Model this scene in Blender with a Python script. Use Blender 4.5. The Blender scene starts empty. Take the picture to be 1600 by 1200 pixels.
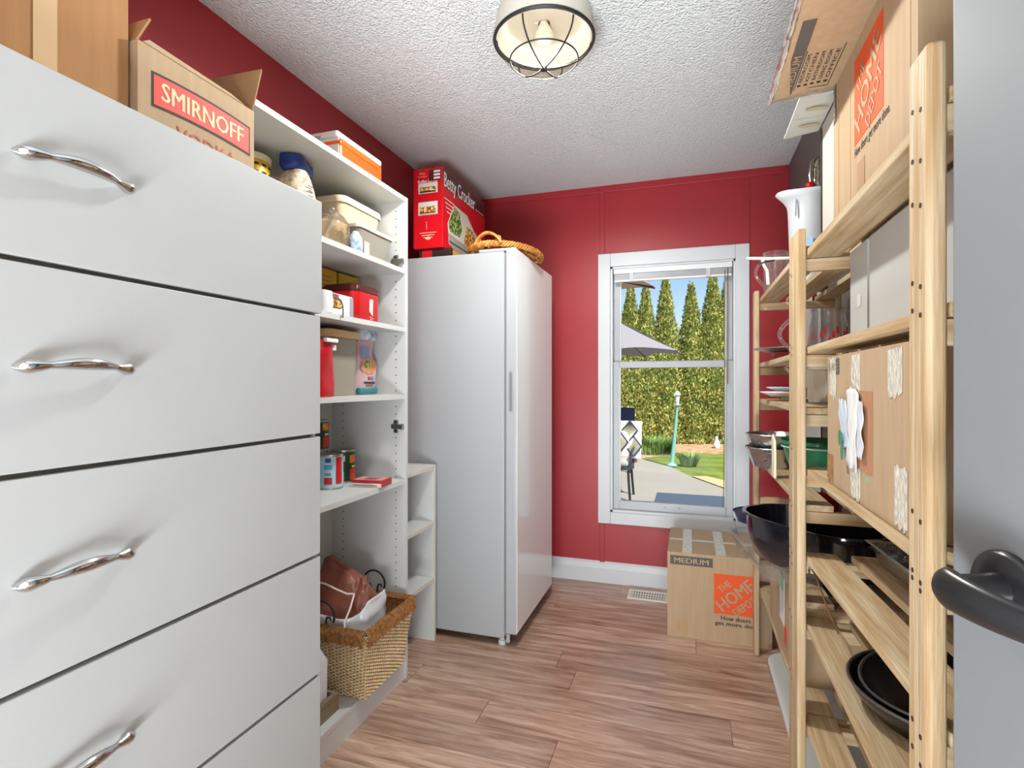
import bpy, bmesh, math, random
from mathutils import Vector, Matrix, noise
random.seed(7)
scene = bpy.context.scene
COL = scene.collection
PI = math.pi

# ------------------------------------------------------------------ camera, sky, lights, exposure
cam_data = bpy.data.cameras.new('camera'); cam_data.sensor_width = 36.0
cam_data.lens = 36.0 * 845 / 1600; cam_data.clip_start = 0.02; cam_data.clip_end = 200
cam = bpy.data.objects.new('camera', cam_data); COL.objects.link(cam)
cam.location = (0, 0, 1.2); cam.rotation_euler = (PI / 2, 0, math.radians(18.21))
scene.camera = cam

world = bpy.data.worlds.new('sky'); scene.world = world; world.use_nodes = True
wn = world.node_tree.nodes; wl = world.node_tree.links
sky = wn.new('ShaderNodeTexSky'); sky.sky_type = 'NISHITA'; sky.sun_disc = False
sky.sun_elevation = math.radians(58); sky.sun_rotation = math.radians(142); sky.air_density = 1.0; sky.dust_density = 0.6
wl.new(sky.outputs[0], wn['Background'].inputs[0]); wn['Background'].inputs[1].default_value = 0.17

def add_light(name, kind, energy, loc, rot=(0, 0, 0), color=(1, 1, 1), **kw):
    l = bpy.data.lights.new(name, kind); l.energy = energy; l.color = color
    for k, v in kw.items(): setattr(l, k, v)
    o = bpy.data.objects.new(name, l); COL.objects.link(o); o.location = loc; o.rotation_euler = rot
    return o
# sun stands behind the house, shining on the hedge and the patio
add_light('sun', 'SUN', 9.5, (0, -5, 8), (math.radians(36), 0, math.radians(38)), (1, .95, .86), angle=.01)
# added fill light in the unseen hall, shining in through the doorway
add_light('hall_fill_light', 'AREA', 5, (-.2, -1.6, .95), (math.radians(100), 0, 0), (.92, .975, 1), shape='RECTANGLE', size=2.4, size_y=1.6)
# added fill light low in the hall, aimed up to brighten the ceiling
add_light('ceiling_fill_light', 'AREA', 300, (-.15, -1.05, .06), (math.radians(160), 0, 0), (.87, .955, 1), shape='RECTANGLE', size=1.5, size_y=.9)
LAMP_POWER = 118

vs = scene.view_settings; vs.view_transform = 'Standard'; vs.look = 'None'; vs.exposure = 0.0; vs.gamma = 1.0
vs.use_curve_mapping = False

# ------------------------------------------------------------------ helpers
def lin(c):
    return tuple(((x / 255) / 12.92 if x / 255 <= .04045 else ((x / 255 + .055) / 1.055) ** 2.4) for x in c)

MATS = {}
def mat(name, col, rough=.5, metal=0, var=0.0, scale=20, bump=0.0, bscale=60, stretch=(1, 1, 1), spec=.5, col2=None, rnd=0.0, coat=0, trans=0):
    """plain procedural material: colour with noise variation and fine relief"""
    if name in MATS: return MATS[name]
    m = bpy.data.materials.new(name); m.use_nodes = True; MATS[name] = m
    n = m.node_tree.nodes; l = m.node_tree.links; b = n['Principled BSDF']
    c = lin(col); b.inputs['Roughness'].default_value = rough; b.inputs['Metallic'].default_value = metal
    b.inputs['Specular IOR Level'].default_value = spec
    if coat: b.inputs['Coat Weight'].default_value = coat; b.inputs['Coat Roughness'].default_value = .05
    b.inputs['Base Color'].default_value = (*c, 1)
    if trans: b.inputs['Transmission Weight'].default_value = trans
    tc = n.new('ShaderNodeTexCoord'); mp = n.new('ShaderNodeMapping'); mp.inputs['Scale'].default_value = stretch
    l.new(tc.outputs['Object'], mp.inputs[0])
    if var or col2 or rnd:
        no = n.new('ShaderNodeTexNoise'); no.inputs['Scale'].default_value = scale; no.inputs['Detail'].default_value = 5
        l.new(mp.outputs[0], no.inputs['Vector'])
        c2 = lin(col2) if col2 else tuple(x * (1 - var) for x in c)
        r = n.new('ShaderNodeValToRGB'); r.color_ramp.elements[0].position = .35; r.color_ramp.elements[1].position = .68
        r.color_ramp.elements[0].color = (*c2, 1); r.color_ramp.elements[1].color = (*c, 1)
        l.new(no.outputs[0], r.inputs[0]); out = r.outputs[0]
        if rnd:
            oi = n.new('ShaderNodeObjectInfo'); mr = n.new('ShaderNodeMapRange'); mr.inputs['To Min'].default_value = 1 - rnd; mr.inputs['To Max'].default_value = 1 + rnd * .5
            l.new(oi.outputs['Random'], mr.inputs['Value'])
            hv = n.new('ShaderNodeHueSaturation'); l.new(mr.outputs[0], hv.inputs['Value']); l.new(out, hv.inputs['Color']); out = hv.outputs[0]
        l.new(out, b.inputs['Base Color'])
    if bump:
        nb = n.new('ShaderNodeTexNoise'); nb.inputs['Scale'].default_value = bscale; nb.inputs['Detail'].default_value = 4
        l.new(mp.outputs[0], nb.inputs['Vector'])
        bp = n.new('ShaderNodeBump'); bp.inputs['Strength'].default_value = bump; bp.inputs['Distance'].default_value = .01
        l.new(nb.outputs[0], bp.inputs['Height']); l.new(bp.outputs[0], b.inputs['Normal'])
    return m

def C(r, g, b, rough=.5, **k):
    return mat('paint_%d_%d_%d_%d_%s' % (r, g, b, rough * 100, '_'.join('%s%s' % i for i in k.items())), (r, g, b), rough, **k)

def glass_mat(name, tint=(255, 255, 255), gloss=.08, haze=0.0, hcol=(230, 235, 240), fres=.8):
    m = bpy.data.materials.new(name); m.use_nodes = True; n = m.node_tree.nodes; l = m.node_tree.links
    n.remove(n['Principled BSDF']); out = n['Material Output']
    t = n.new('ShaderNodeBsdfTransparent'); t.inputs[0].default_value = (*lin(tint), 1)
    g = n.new('ShaderNodeBsdfGlossy'); g.inputs['Roughness'].default_value = .03
    lw = n.new('ShaderNodeLayerWeight'); lw.inputs[0].default_value = .35
    mu = n.new('ShaderNodeMath'); mu.operation = 'MULTIPLY_ADD'; mu.inputs[1].default_value = fres; mu.inputs[2].default_value = gloss * .3
    l.new(lw.outputs['Fresnel'], mu.inputs[0])
    mx = n.new('ShaderNodeMixShader'); l.new(mu.outputs[0], mx.inputs[0]); l.new(t.outputs[0], mx.inputs[1]); l.new(g.outputs[0], mx.inputs[2])
    last = mx
    if haze:
        d = n.new('ShaderNodeBsdfDiffuse'); d.inputs[0].default_value = (*lin(hcol), 1)
        tl = n.new('ShaderNodeBsdfTranslucent'); tl.inputs[0].default_value = (*lin(hcol), 1)
        a = n.new('ShaderNodeAddShader'); m2 = n.new('ShaderNodeMixShader'); m2.inputs[0].default_value = .5
        l.new(d.outputs[0], m2.inputs[1]); l.new(tl.outputs[0], m2.inputs[2])
        m3 = n.new('ShaderNodeMixShader'); m3.inputs[0].default_value = haze
        l.new(mx.outputs[0], m3.inputs[1]); l.new(m2.outputs[0], m3.inputs[2]); last = m3
        n.remove(a)
    l.new(last.outputs[0], out.inputs[0]); return m

def wood(axis, name, light, dark, rough=.55, rnd=.12):
    st = {'x': (1.2, 22, 22), 'y': (22, 1.2, 22), 'z': (22, 22, 1.2)}[axis]
    return mat(name + '_' + axis, light, rough, col2=dark, scale=3.2, stretch=st, bump=.25, bscale=9, rnd=rnd, spec=.3)

class G:
    """collects geometry; build() links it as one mesh object"""
    def __init__(s): s.v = []; s.f = []
    def box(s, x0, x1, y0, y1, z0, z1):
        b = len(s.v)
        s.v += [(x0, y0, z0), (x1, y0, z0), (x1, y1, z0), (x0, y1, z0), (x0, y0, z1), (x1, y0, z1), (x1, y1, z1), (x0, y1, z1)]
        s.f += [tuple(b + i for i in q) for q in ((0, 3, 2, 1), (4, 5, 6, 7), (0, 1, 5, 4), (1, 2, 6, 5), (2, 3, 7, 6), (3, 0, 4, 7))]
        return s
    def quad(s, a, b, c, d, t=0.0):
        i = len(s.v)
        if not t:
            s.v += [tuple(p) for p in (a, b, c, d)]; s.f.append((i, i + 1, i + 2, i + 3)); return s
        A, B, Cc, D = map(Vector, (a, b, c, d)); n = (B - A).cross(D - A).normalized() * t
        s.v += [tuple(p) for p in (A, B, Cc, D, A + n, B + n, Cc + n, D + n)]
        s.f += [tuple(i + k for k in q) for q in ((0, 3, 2, 1), (4, 5, 6, 7), (0, 1, 5, 4), (1, 2, 6, 5), (2, 3, 7, 6), (3, 0, 4, 7))]
        return s
    def poly(s, pts, n, t):
        """flat outline with thickness t along n"""
        i = len(s.v); k = len(pts); n = Vector(n) * t
        s.v += [tuple(p) for p in pts] + [tuple(Vector(p) + n) for p in pts]
        s.f += [tuple(i + j for j in range(k))[::-1], tuple(i + k + j for j in range(k))]
        s.f += [(i + j, i + (j + 1) % k, i + k + (j + 1) % k, i + k + j) for j in range(k)]
        return s
    def lathe(s, prof, c=(0, 0, 0), n=24, sx=1, sy=1, cap=True, wave=0, waven=12):
        i = len(s.v); m = len(prof)
        for r, z in prof:
            for k in range(n):
                a = 2 * PI * k / n; rr = r * (1 + wave * math.cos(a * waven))
                s.v.append((c[0] + rr * sx * math.cos(a), c[1] + rr * sy * math.sin(a), c[2] + z))
        for j in range(m - 1):
            for k in range(n):
                s.f.append((i + j * n + k, i + j * n + (k + 1) % n, i + (j + 1) * n + (k + 1) % n, i + (j + 1) * n + k))
        if cap:
            s.f.append(tuple(i + k for k in range(n))[::-1]); s.f.append(tuple(i + (m - 1) * n + k for k in range(n)))
        return s
    def tube(s, pts, r, n=6, closed=False, flat=1.0):
        pts = [Vector(p) for p in pts]; m = len(pts); i = len(s.v); rr = r if isinstance(r, (list, tuple)) else [r] * m
        prev = None
        for j, p in enumerate(pts):
            t = (pts[(j + 1) % m] - pts[j - 1]) if closed else (pts[min(j + 1, m - 1)] - pts[max(j - 1, 0)])
            if t.length < 1e-9: t = Vector((0, 0, 1))
            t.normalize(); up = Vector((0, 0, 1)) if abs(t.z) < .95 else Vector((1, 0, 0))
            a = t.cross(up).normalized() if prev is None else (prev - t * prev.dot(t))
            if a.length < 1e-6: a = t.cross(up)
            a.normalize(); prev = a; b = t.cross(a)
            for k in range(n):
                w = 2 * PI * k / n; s.v.append(tuple(p + (a * math.cos(w) + b * math.sin(w) * flat) * rr[j]))
        for j in range(m if closed else m - 1):
            for k in range(n):
                q = (j + 1) % m
                s.f.append((i + j * n + k, i + j * n + (k + 1) % n, i + q * n + (k + 1) % n, i + q * n + k))
        if not closed:
            s.f.append(tuple(i + k for k in range(n))[::-1]); s.f.append(tuple(i + (m - 1) * n + k for k in range(n)))
        return s
    def grid(s, fn, nu, nv, closeu=False):
        i = len(s.v)
        for a in range(nu):
            for b in range(nv): s.v.append(tuple(fn(a / (nu if closeu else nu - 1), b / (nv - 1))))
        for a in range(nu if closeu else nu - 1):
            for b in range(nv - 1):
                q = (a + 1) % nu; s.f.append((i + a * nv + b, i + q * nv + b, i + q * nv + b + 1, i + a * nv + b + 1))
        return s
    def xf(s, M): s.v = [tuple(M @ Vector(p)) for p in s.v]; return s
    def rot(s, ang, c, axis='Z'):
        return s.xf(Matrix.Translation(c) @ Matrix.Rotation(ang, 4, axis) @ Matrix.Translation(-Vector(c)))
    def build(s, name, m, parent=None, smooth=False, bevel=0, seg=2, solid=0):
        me = bpy.data.meshes.new(name); me.from_pydata(s.v, [], s.f); me.materials.append(m)
        bm = bmesh.new(); bm.from_mesh(me); bmesh.ops.recalc_face_normals(bm, faces=bm.faces); bm.to_mesh(me); bm.free()
        if smooth:
            for p in me.polygons: p.use_smooth = True
            if hasattr(me, 'set_sharp_from_angle'): me.set_sharp_from_angle(angle=math.radians(50))
        o = bpy.data.objects.new(name, me); COL.objects.link(o)
        if solid:
            md = o.modifiers.new('solid', 'SOLIDIFY'); md.thickness = solid; md.offset = 0
        if bevel:
            md = o.modifiers.new('bevel', 'BEVEL'); md.width = bevel; md.segments = seg; md.limit_method = 'ANGLE'
        attach(o, parent); return o

W = {}
def attach(o, parent):
    W[o.name] = Matrix.Identity(4) if o.type == 'MESH' else Matrix.Translation(o.location)
    if parent is not None:
        o.parent = parent; o.matrix_parent_inverse = W[parent.name].inverted()
def thing(name, label, cat, loc=(0, 0, 0), group=None):
    o = bpy.data.objects.new(name, None); COL.objects.link(o); o.location = loc; o.empty_display_size = .05
    o['label'] = label; o['category'] = cat
    if group: o['group'] = group
    W[o.name] = Matrix.Translation(loc); return o
def tag(o, label, cat, group=None, kind=None):
    o['label'] = label; o['category'] = cat
    if group: o['group'] = group
    if kind: o['kind'] = kind
    return o
def struct(o, label=None, cat=None):
    o['kind'] = 'structure'
    if label: o['label'] = label; o['category'] = cat or 'structure'
    return o
def B(name, x0, x1, y0, y1, z0, z1, m, parent=None, bevel=0):
    return G().box(x0, x1, y0, y1, z0, z1).build(name, m, parent, bevel=bevel)
def copy_part(src, name, parent, offset):
    o = src.copy(); COL.objects.link(o); W[o.name] = Matrix.Translation(offset)
    o.parent = parent; o.matrix_parent_inverse = W[parent.name].inverted(); o.location = offset; return o

def text(body, origin, right, up, w=None, h=None, m=None, parent=None, name='lettering', bold=.005, thick=.0004, rot=0, stretch=None):
    """lettering as a thin mesh; origin is its centre"""
    cu = bpy.data.curves.new('t', 'FONT'); cu.body = body; cu.size = 1; cu.align_x = 'CENTER'; cu.align_y = 'CENTER'
    cu.resolution_u = 2
    ob = bpy.data.objects.new('t', cu); COL.objects.link(ob)
    dg = bpy.context.evaluated_depsgraph_get(); me = bpy.data.meshes.new_from_object(ob.evaluated_get(dg))
    bpy.data.objects.remove(ob); bpy.data.curves.remove(cu)
    if bold:
        bm = bmesh.new(); base = me.copy()
        for q in (-1.0, 0.0, 1.0):
            n0 = len(bm.verts); bm.from_mesh(base); bm.verts.ensure_lookup_table()
            for v in bm.verts[n0:]: v.co.x += q * bold * 1.6; v.co.z += (q + 1) * .00012
        bm.to_mesh(me); bm.free(); bpy.data.meshes.remove(base)
    xs = [v.co.x for v in me.vertices]; ys = [v.co.y for v in me.vertices]
    if not xs: return None
    cx = (min(xs) + max(xs)) / 2; cy = (min(ys) + max(ys)) / 2; sw = max(xs) - min(xs); sh = max(ys) - min(ys)
    kx = w / sw if w else h / sh; ky = h / sh if h else kx
    R = Vector(right).normalized(); U = Vector(up).normalized(); N = R.cross(U)
    if rot: R, U = R * math.cos(rot) + U * math.sin(rot), U * math.cos(rot) - R * math.sin(rot)
    O = Vector(origin) + N * .0006
    for v in me.vertices: v.co = O + R * ((v.co.x - cx) * kx) + U * ((v.co.y - cy) * ky) + N * (v.co.z)
    me.materials.clear(); me.materials.append(m); me.name = name
    o = bpy.data.objects.new(name, me); COL.objects.link(o); attach(o, parent); return o

def patch(name, o, right, up, w, h, m, parent, lift=.0005, t=.0006):
    """thin printed or glued rectangle centred at o on a face"""
    R = Vector(right).normalized(); U = Vector(up).normalized(); N = R.cross(U); O = Vector(o) + N * lift
    return G().quad(O - R * w / 2 - U * h / 2, O + R * w / 2 - U * h / 2, O + R * w / 2 + U * h / 2, O - R * w / 2 + U * h / 2, t).build(name, m, parent)

# ------------------------------------------------------------------ materials
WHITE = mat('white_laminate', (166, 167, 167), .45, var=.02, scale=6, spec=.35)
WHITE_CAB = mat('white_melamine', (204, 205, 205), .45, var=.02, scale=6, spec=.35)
WHITE_EDGE = mat('cream_edge_band', (206, 200, 188), .5)
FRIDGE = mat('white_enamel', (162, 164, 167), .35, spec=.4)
FRIDGE_DOOR_LIT = mat('lit_glossy_enamel', (244, 246, 248), .12, spec=.4)  # same enamel as the body, paler to paint window light on the door
RED = mat('red_wall_paint', (164, 38, 46), .42, var=.10, scale=2.5, bump=.03, bscale=120)
GREY_WALL = mat('taupe_grey_paint', (112, 105, 102), .6, var=.08, scale=3)
TRIM = mat('white_trim_paint', (206, 208, 212), .4)
VINYL = mat('white_vinyl', (176, 178, 183), .35)
CHROME = mat('chrome', (205, 205, 205), .12, metal=1)
STEEL = mat('dull_steel', (150, 150, 148), .35, metal=1)
BLACK = mat('black_plastic', (22, 22, 24), .35)
IRON = mat('black_iron', (28, 26, 25), .5)
DARK = mat('dark_void', (22, 18, 16), .8)
PX, PY, PZ = (wood(a, 'pale_pine', (208, 188, 156), (180, 148, 106)) for a in 'xyz')
KRAFT = mat('kraft_cardboard', (182, 154, 122), .8, var=.10, scale=30, stretch=(2, 2, .15), bump=.05, bscale=200)
KRAFT_D = mat('brown_cardboard', (172, 124, 78), .8, var=.10, scale=30, stretch=(2, 2, .15), bump=.05, bscale=200)
KRAFT_IN = mat('cardboard_inside', (150, 112, 74), .85, var=.1, scale=20)
ORANGE = mat('orange_print', (226, 84, 30), .7)
BLACKP = mat('black_print', (40, 34, 32), .7)
GREYP = mat('grey_print', (88, 82, 76), .7)
WHITEP = mat('white_print', (236, 232, 226), .6)
REDP = mat('red_print', (196, 22, 30), .5)
CREAMP = mat('cream_print', (236, 210, 170), .7)
TAPE = mat('clear_packing_tape', (232, 226, 212), .18, var=.25, scale=70, bump=.6, bscale=90, spec=.8)
PAPER = mat('torn_white_paper', (226, 226, 224), .7, var=.08, scale=14, bump=.1, bscale=40)
GLASS = glass_mat('clear_glass', (250, 251, 251), .1, fres=.4)
PANE = glass_mat('window_glass', (252, 253, 253), .0, fres=.012)
CLEAR_PLASTIC = glass_mat('cloudy_plastic', (240, 238, 232), .1, .45, (226, 220, 208))
WRAP = glass_mat('plastic_wrap', (250, 250, 250), .3, .12, (245, 245, 245))

# ------------------------------------------------------------------ room shell
XL, XR, YF, YB, ZC = -1.46, .66, -.10, 3.29, 2.4
def floor_mat():
    m = bpy.data.materials.new('vinyl_plank_wood'); m.use_nodes = True; n = m.node_tree.nodes; l = m.node_tree.links; b = n['Principled BSDF']
    tc = n.new('ShaderNodeTexCoord'); oi = n.new('ShaderNodeObjectInfo'); ad = n.new('ShaderNodeVectorMath'); ad.operation = 'ADD'
    mu = n.new('ShaderNodeMath'); mu.operation = 'MULTIPLY'; mu.inputs[1].default_value = 37; l.new(oi.outputs['Random'], mu.inputs[0])
    l.new(tc.outputs['Object'], ad.inputs[0]); l.new(mu.outputs[0], ad.inputs[1])
    mp = n.new('ShaderNodeMapping'); mp.inputs['Scale'].default_value = (1.6, 16, 1); l.new(ad.outputs[0], mp.inputs[0])
    no = n.new('ShaderNodeTexNoise'); no.inputs['Scale'].default_value = 2.2; no.inputs['Detail'].default_value = 7; no.inputs['Roughness'].default_value = .62; no.inputs['Distortion'].default_value = .7
    l.new(mp.outputs[0], no.inputs[0])
    r = n.new('ShaderNodeValToRGB'); e = r.color_ramp.elements
    e[0].position = .28; e[0].color = (*lin((126, 88, 68)), 1); e[1].position = .72; e[1].color = (*lin((222, 194, 176)), 1)
    k = r.color_ramp.elements.new(.5); k.color = (*lin((184, 148, 128)), 1)
    l.new(no.outputs[0], r.inputs[0])
    hv = n.new('ShaderNodeHueSaturation'); mr = n.new('ShaderNodeMapRange'); mr.inputs['To Min'].default_value = .86; mr.inputs['To Max'].default_value = 1.1
    l.new(oi.outputs['Random'], mr.inputs[0]); l.new(mr.outputs[0], hv.inputs['Value']); l.new(r.outputs[0], hv.inputs['Color']); l.new(hv.outputs[0], b.inputs['Base Color'])
    b.inputs['Roughness'].default_value = .30; b.inputs['Specular IOR Level'].default_value = .8
    bp = n.new('ShaderNodeBump'); bp.inputs['Strength'].default_value = .12; bp.inputs['Distance'].default_value = .004; l.new(no.outputs[0], bp.inputs['Height']); l.new(bp.outputs[0], b.inputs['Normal'])
    return m
FLOOR = floor_mat()
floor = B('floor', XL - .1, XR + .1, YF - .1, YB + .1, -.06, -.008, DARK); struct(floor, 'brown wood-look plank floor of the pantry', 'floor')
y = YF - .1; row = 0
while y < YB:
    x = XL - random.uniform(.1, 1.0) if row else XL - .4
    y1 = min(y + .152, YB)
    while x < XR:
        x1 = x + 1.22; a, b_ = max(x, XL), min(x1, XR)
        if b_ - a > .02: B('plank', a + .0008, b_ - .0008, y + .0008, y1 - .0008, -.008, 0, FLOOR, floor)
        x = x1
    y += .152; row += 1

def ceiling_mat():
    m = bpy.data.materials.new('popcorn_ceiling'); m.use_nodes = True; n = m.node_tree.nodes; l = m.node_tree.links; b = n['Principled BSDF']
    b.inputs['Base Color'].default_value = (*lin((236, 241, 242)), 1); b.inputs['Roughness'].default_value = .95; b.inputs['Specular IOR Level'].default_value = .1
    tc = n.new('ShaderNodeTexCoord'); vo = n.new('ShaderNodeTexVoronoi'); vo.inputs['Scale'].default_value = 125; vo.feature = 'SMOOTH_F1'
    no = n.new('ShaderNodeTexNoise'); no.inputs['Scale'].default_value = 190; no.inputs['Detail'].default_value = 3
    l.new(tc.outputs['Object'], vo.inputs[0]); l.new(tc.outputs['Object'], no.inputs[0])
    s1 = n.new('ShaderNodeMath'); s1.operation = 'SUBTRACT'; l.new(no.outputs[0], s1.inputs[0]); l.new(vo.outputs['Distance'], s1.inputs[1])
    bp = n.new('ShaderNodeBump'); bp.inputs['Strength'].default_value = .85; bp.inputs['Distance'].default_value = .012
    l.new(s1.outputs[0], bp.inputs['Height']); l.new(bp.outputs[0], b.inputs['Normal'])
    return m
struct(B('ceiling', XL - .1, XR + .1, YF - .1, YB + .1, ZC, ZC + .12, ceiling_mat()), 'white popcorn textured ceiling', 'ceiling')
struct(B('wall_left', XL - .1, XL, YF - .1, YB + .1, 0, ZC, RED), 'red painted wall behind the cabinets', 'wall')
struct(B('wall_right', XR, XR + .1, YF - .1, YB + .1, 0, ZC, GREY_WALL), 'grey wall behind the wooden rack', 'wall')
struct(B('trim_1', .515, XR, YF, YB, 2.08, ZC, GREY_WALL), 'grey boxed soffit along the top of the right wall', 'soffit')
# back wall round the window opening
WX0, WX1, WZ0, WZ1 = -.455, .245, .43, 1.905
wb = G()
wb.box(XL - .1, WX0, YB, YB + .12, 0, ZC).box(WX1, XR + .1, YB, YB + .12, 0, ZC).box(WX0, WX1, YB, YB + .12, 0, WZ0).box(WX0, WX1, YB, YB + .12, WZ1, ZC)
wall_back = struct(wb.build('wall_back', RED), 'red panelled back wall with the window', 'wall')
for x0 in (-.520, .287): B('batten', x0, x0 + .030, YB - .006, YB, .11, 2.362, RED, wall_back, bevel=.002)
B('top_batten', XL, .515, YB - .008, YB, 2.36, ZC, RED, wall_back, bevel=.002)
# front wall with the camera's doorway, widened unseen to admit more light, and the hall behind
wf = G(); wf.box(XL - .1, -.80, YF - .1, YF, 0, ZC).box(.52, XR + .1, YF - .1, YF, 0, ZC).box(-.80, .52, YF - .1, YF, 2.22, ZC)
struct(wf.build('wall_front', RED), 'red wall with the doorway widened for light', 'wall')
HALL = mat('hall_paint', (216, 212, 204), .7)
hg = G(); hg.box(-1.7, -1.6, -2.6, YF - .1, 0, ZC).box(1.2, 1.3, -2.6, YF - .1, 0, ZC).box(-1.7, 1.3, -2.7, -2.6, 0, ZC)
struct(hg.build('wall_hall', HALL), 'pale hall walls beyond the doorway', 'wall')
struct(B('floor_hall', -1.7, 1.3, -2.7, YF - .1, -.06, 0, mat('hall_floor', (150, 110, 88), .4)), 'brown hall floor', 'floor')
struct(B('ceiling_hall', -1.7, 1.3, -2.7, YF - .1, ZC, ZC + .12, HALL), 'white hall ceiling', 'ceiling')
# baseboard with moulded profile
def baseboard(name, p0, p1, n):
    prof = [(0, 0), (.016, 0), (.016, .085), (.012, .1), (.009, .112), (.009, .118), (0, .126)]
    d = Vector(p1) - Vector(p0); g = G(); i = 0
    for p in (p0, p1):
        for a, z in prof: g.v.append((p[0] + n[0] * a, p[1] + n[1] * a, z))
    k = len(prof); g.f = [tuple(range(k)), tuple(range(k, 2 * k))[::-1]] + [(j, (j + 1) % k, k + (j + 1) % k, k + j) for j in range(k)]
    return struct(g.build(name, TRIM), 'white moulded baseboard', 'baseboard')
baseboard('baseboard_back', (XL, YB, 0), (XR, YB, 0), (0, -1))

# ------------------------------------------------------------------ window
win = thing('window_1', 'white single-hung window with outside view of hedge', 'window', (-.1, YB, .36)); win['kind'] = 'structure'
for nm, a in (('casing_side', (-.529, -.455, .359, 1.985)), ('casing_side', (.243, .316, .359, 1.985)), ('casing_head', (-.455, .243, 1.905, 1.985)), ('casing_apron', (-.455, .243, .359, .43))):
    B(nm, a[0], a[1], YB - .018, YB, a[2], a[3], TRIM, win, bevel=.004)
jb = .012
B('jamb', WX0, WX0 + jb, YB - .004, YB + .12, WZ0, WZ1, TRIM, win); B('jamb', WX1 - jb, WX1, YB - .004, YB + .12, WZ0, WZ1, TRIM, win)
B('head_jamb', WX0, WX1, YB - .004, YB + .12, WZ1 - jb, WZ1, TRIM, win); B('sill', WX0, WX1, YB - .004, YB + .12, WZ0, WZ0 + jb, TRIM, win)
def sash(nm, x0, x1, z0, z1, y0, st, top, bot):
    s = G(); s.box(x0, x0 + st, y0, y0 + .032, z0, z1).box(x1 - st, x1, y0, y0 + .032, z0, z1).box(x0 + st, x1 - st, y0, y0 + .032, z0, z0 + bot).box(x0 + st, x1 - st, y0, y0 + .032, z1 - top, z1)
    o = s.build(nm, VINYL, win, bevel=.003)
    B('glazing_bead', x0 + st, x0 + st + .008, y0 - .002, y0 + .012, z0 + bot, z1 - top, TRIM, o); B('glazing_bead', x1 - st - .008, x1 - st, y0 - .002, y0 + .012, z0 + bot, z1 - top, TRIM, o)
    B('pane', x0 + st - .002, x1 - st + .002, y0 + .014, y0 + .018, z0 + bot - .002, z1 - top + .002, PANE, o)
    return o
lo = sash('lower_sash', WX0 + jb, WX1 - jb, WZ0 + jb, 1.335, YB + .03, .036, .038, .052)
up = sash('upper_sash', WX0 + jb, WX1 - jb, 1.30, WZ1 - jb, YB + .066, .036, .04, .04)
for x in (-.14, -.06): B('tilt_latch', x - .008, x + .008, YB + .026, YB + .03, .465, .475, C(150, 150, 152, .3), lo)
# raised blind at the head of the window
bl = thing('window_blind', 'raised white mini blind bunched under the window head', 'blind', (-.1, YB + .02, 1.85))
B('headrail', -.437, .228, YB - .002, YB + .024, 1.862, 1.892, C(226, 227, 229, .35), bl, bevel=.002)
for k in range(7): B('slat', -.432, .222, YB - .001, YB + .024, 1.828 + k * .0045, 1.8305 + k * .0045, C(205 - 12 * (k % 2), 206 - 12 * (k % 2), 210 - 10 * (k % 2), .3), bl)
B('bottom_rail', -.433, .224, YB - .001, YB + .024, 1.814, 1.826, C(228, 228, 230, .35), bl, bevel=.002)
for x in (-.33, .10): B('cord_clip', x - .012, x + .012, YB - .004, YB + .026, 1.812, 1.862, C(190, 190, 192, .4), bl, bevel=.002)
G().tube([(.188, YB - .004, 1.85), (.186, YB - .004, 1.3), (.182, YB - .003, .62), (.178, YB - .003, .5)], .0022, 5).build('pull_cord', C(120, 104, 70, .6), bl)
G().tube([(.203, YB - .006, 1.86), (.203, YB - .006, 1.2)], .003, 6).build('tilt_wand', C(120, 96, 50, .4), bl)

# ------------------------------------------------------------------ ceiling lamp
LC = Vector((-.45, 1.70, 2.4))
lamp = thing('ceiling_lamp', 'round flush ceiling lamp with dark wire cage over glass bowl', 'ceiling lamp', tuple(LC))
G().lathe([(.02, -.001), (.150, -.001), (.155, -.02), (.158, -.085), (.150, -.087), (.145, -.03), (.02, -.03)], LC, 40, cap=False).build('pan', mat('beige_enamel', (206, 200, 188), .5), lamp, smooth=True)
G().tube([LC + Vector((.16 * math.cos(a * PI / 24), .16 * math.sin(a * PI / 24), -.085)) for a in range(48)], .006, 6, closed=True).build('rim_ring', IRON, lamp, smooth=True)
def bowl(a, t): return LC + Vector((.153 * math.sin(t) * math.cos(a), .153 * math.sin(t) * math.sin(a), -.087 - .085 * math.cos(t)))
G().grid(lambda u, v: bowl(u * 2 * PI, .02 + v * (PI / 2 - .02)), 36, 10, closeu=True).build('glass_bowl', glass_mat('smoky_glass', (236, 230, 220), .01, fres=.06), lamp, smooth=True)
for k in range(6):
    a = k * PI / 3 + .35
    G().tube([bowl(a, t * PI / 20) + Vector((0, 0, -.003)) for t in range(0, 11)], .0028, 6).build('cage_wire', IRON, lamp, smooth=True)
G().tube([bowl(a * PI / 24, .80) + Vector((0, 0, -.003)) for a in range(48)], .0025, 6, closed=True).build('cage_ring', IRON, lamp, smooth=True)
G().lathe([(.003, -.012), (.011, -.008), (.012, 0), (.004, .004)], LC + Vector((0, 0, -.174)), 14).build('finial', IRON, lamp, smooth=True)
BUL = mat('frosted_bulb', (246, 242, 232), .5)
G().lathe([(.004, -.1), (.02, -.096), (.030, -.08), (.031, -.065), (.02, -.045), (.013, -.03), (.013, -.02)], LC, 18).build('bulb', BUL, lamp, smooth=True)
add_light('ceiling_lamp_light', 'SPOT', LAMP_POWER, (LC.x, LC.y, LC.z - .115), (0, 0, 0), (.90, .965, 1), spot_size=math.radians(178), spot_blend=.35, shadow_soft_size=.05)

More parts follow.
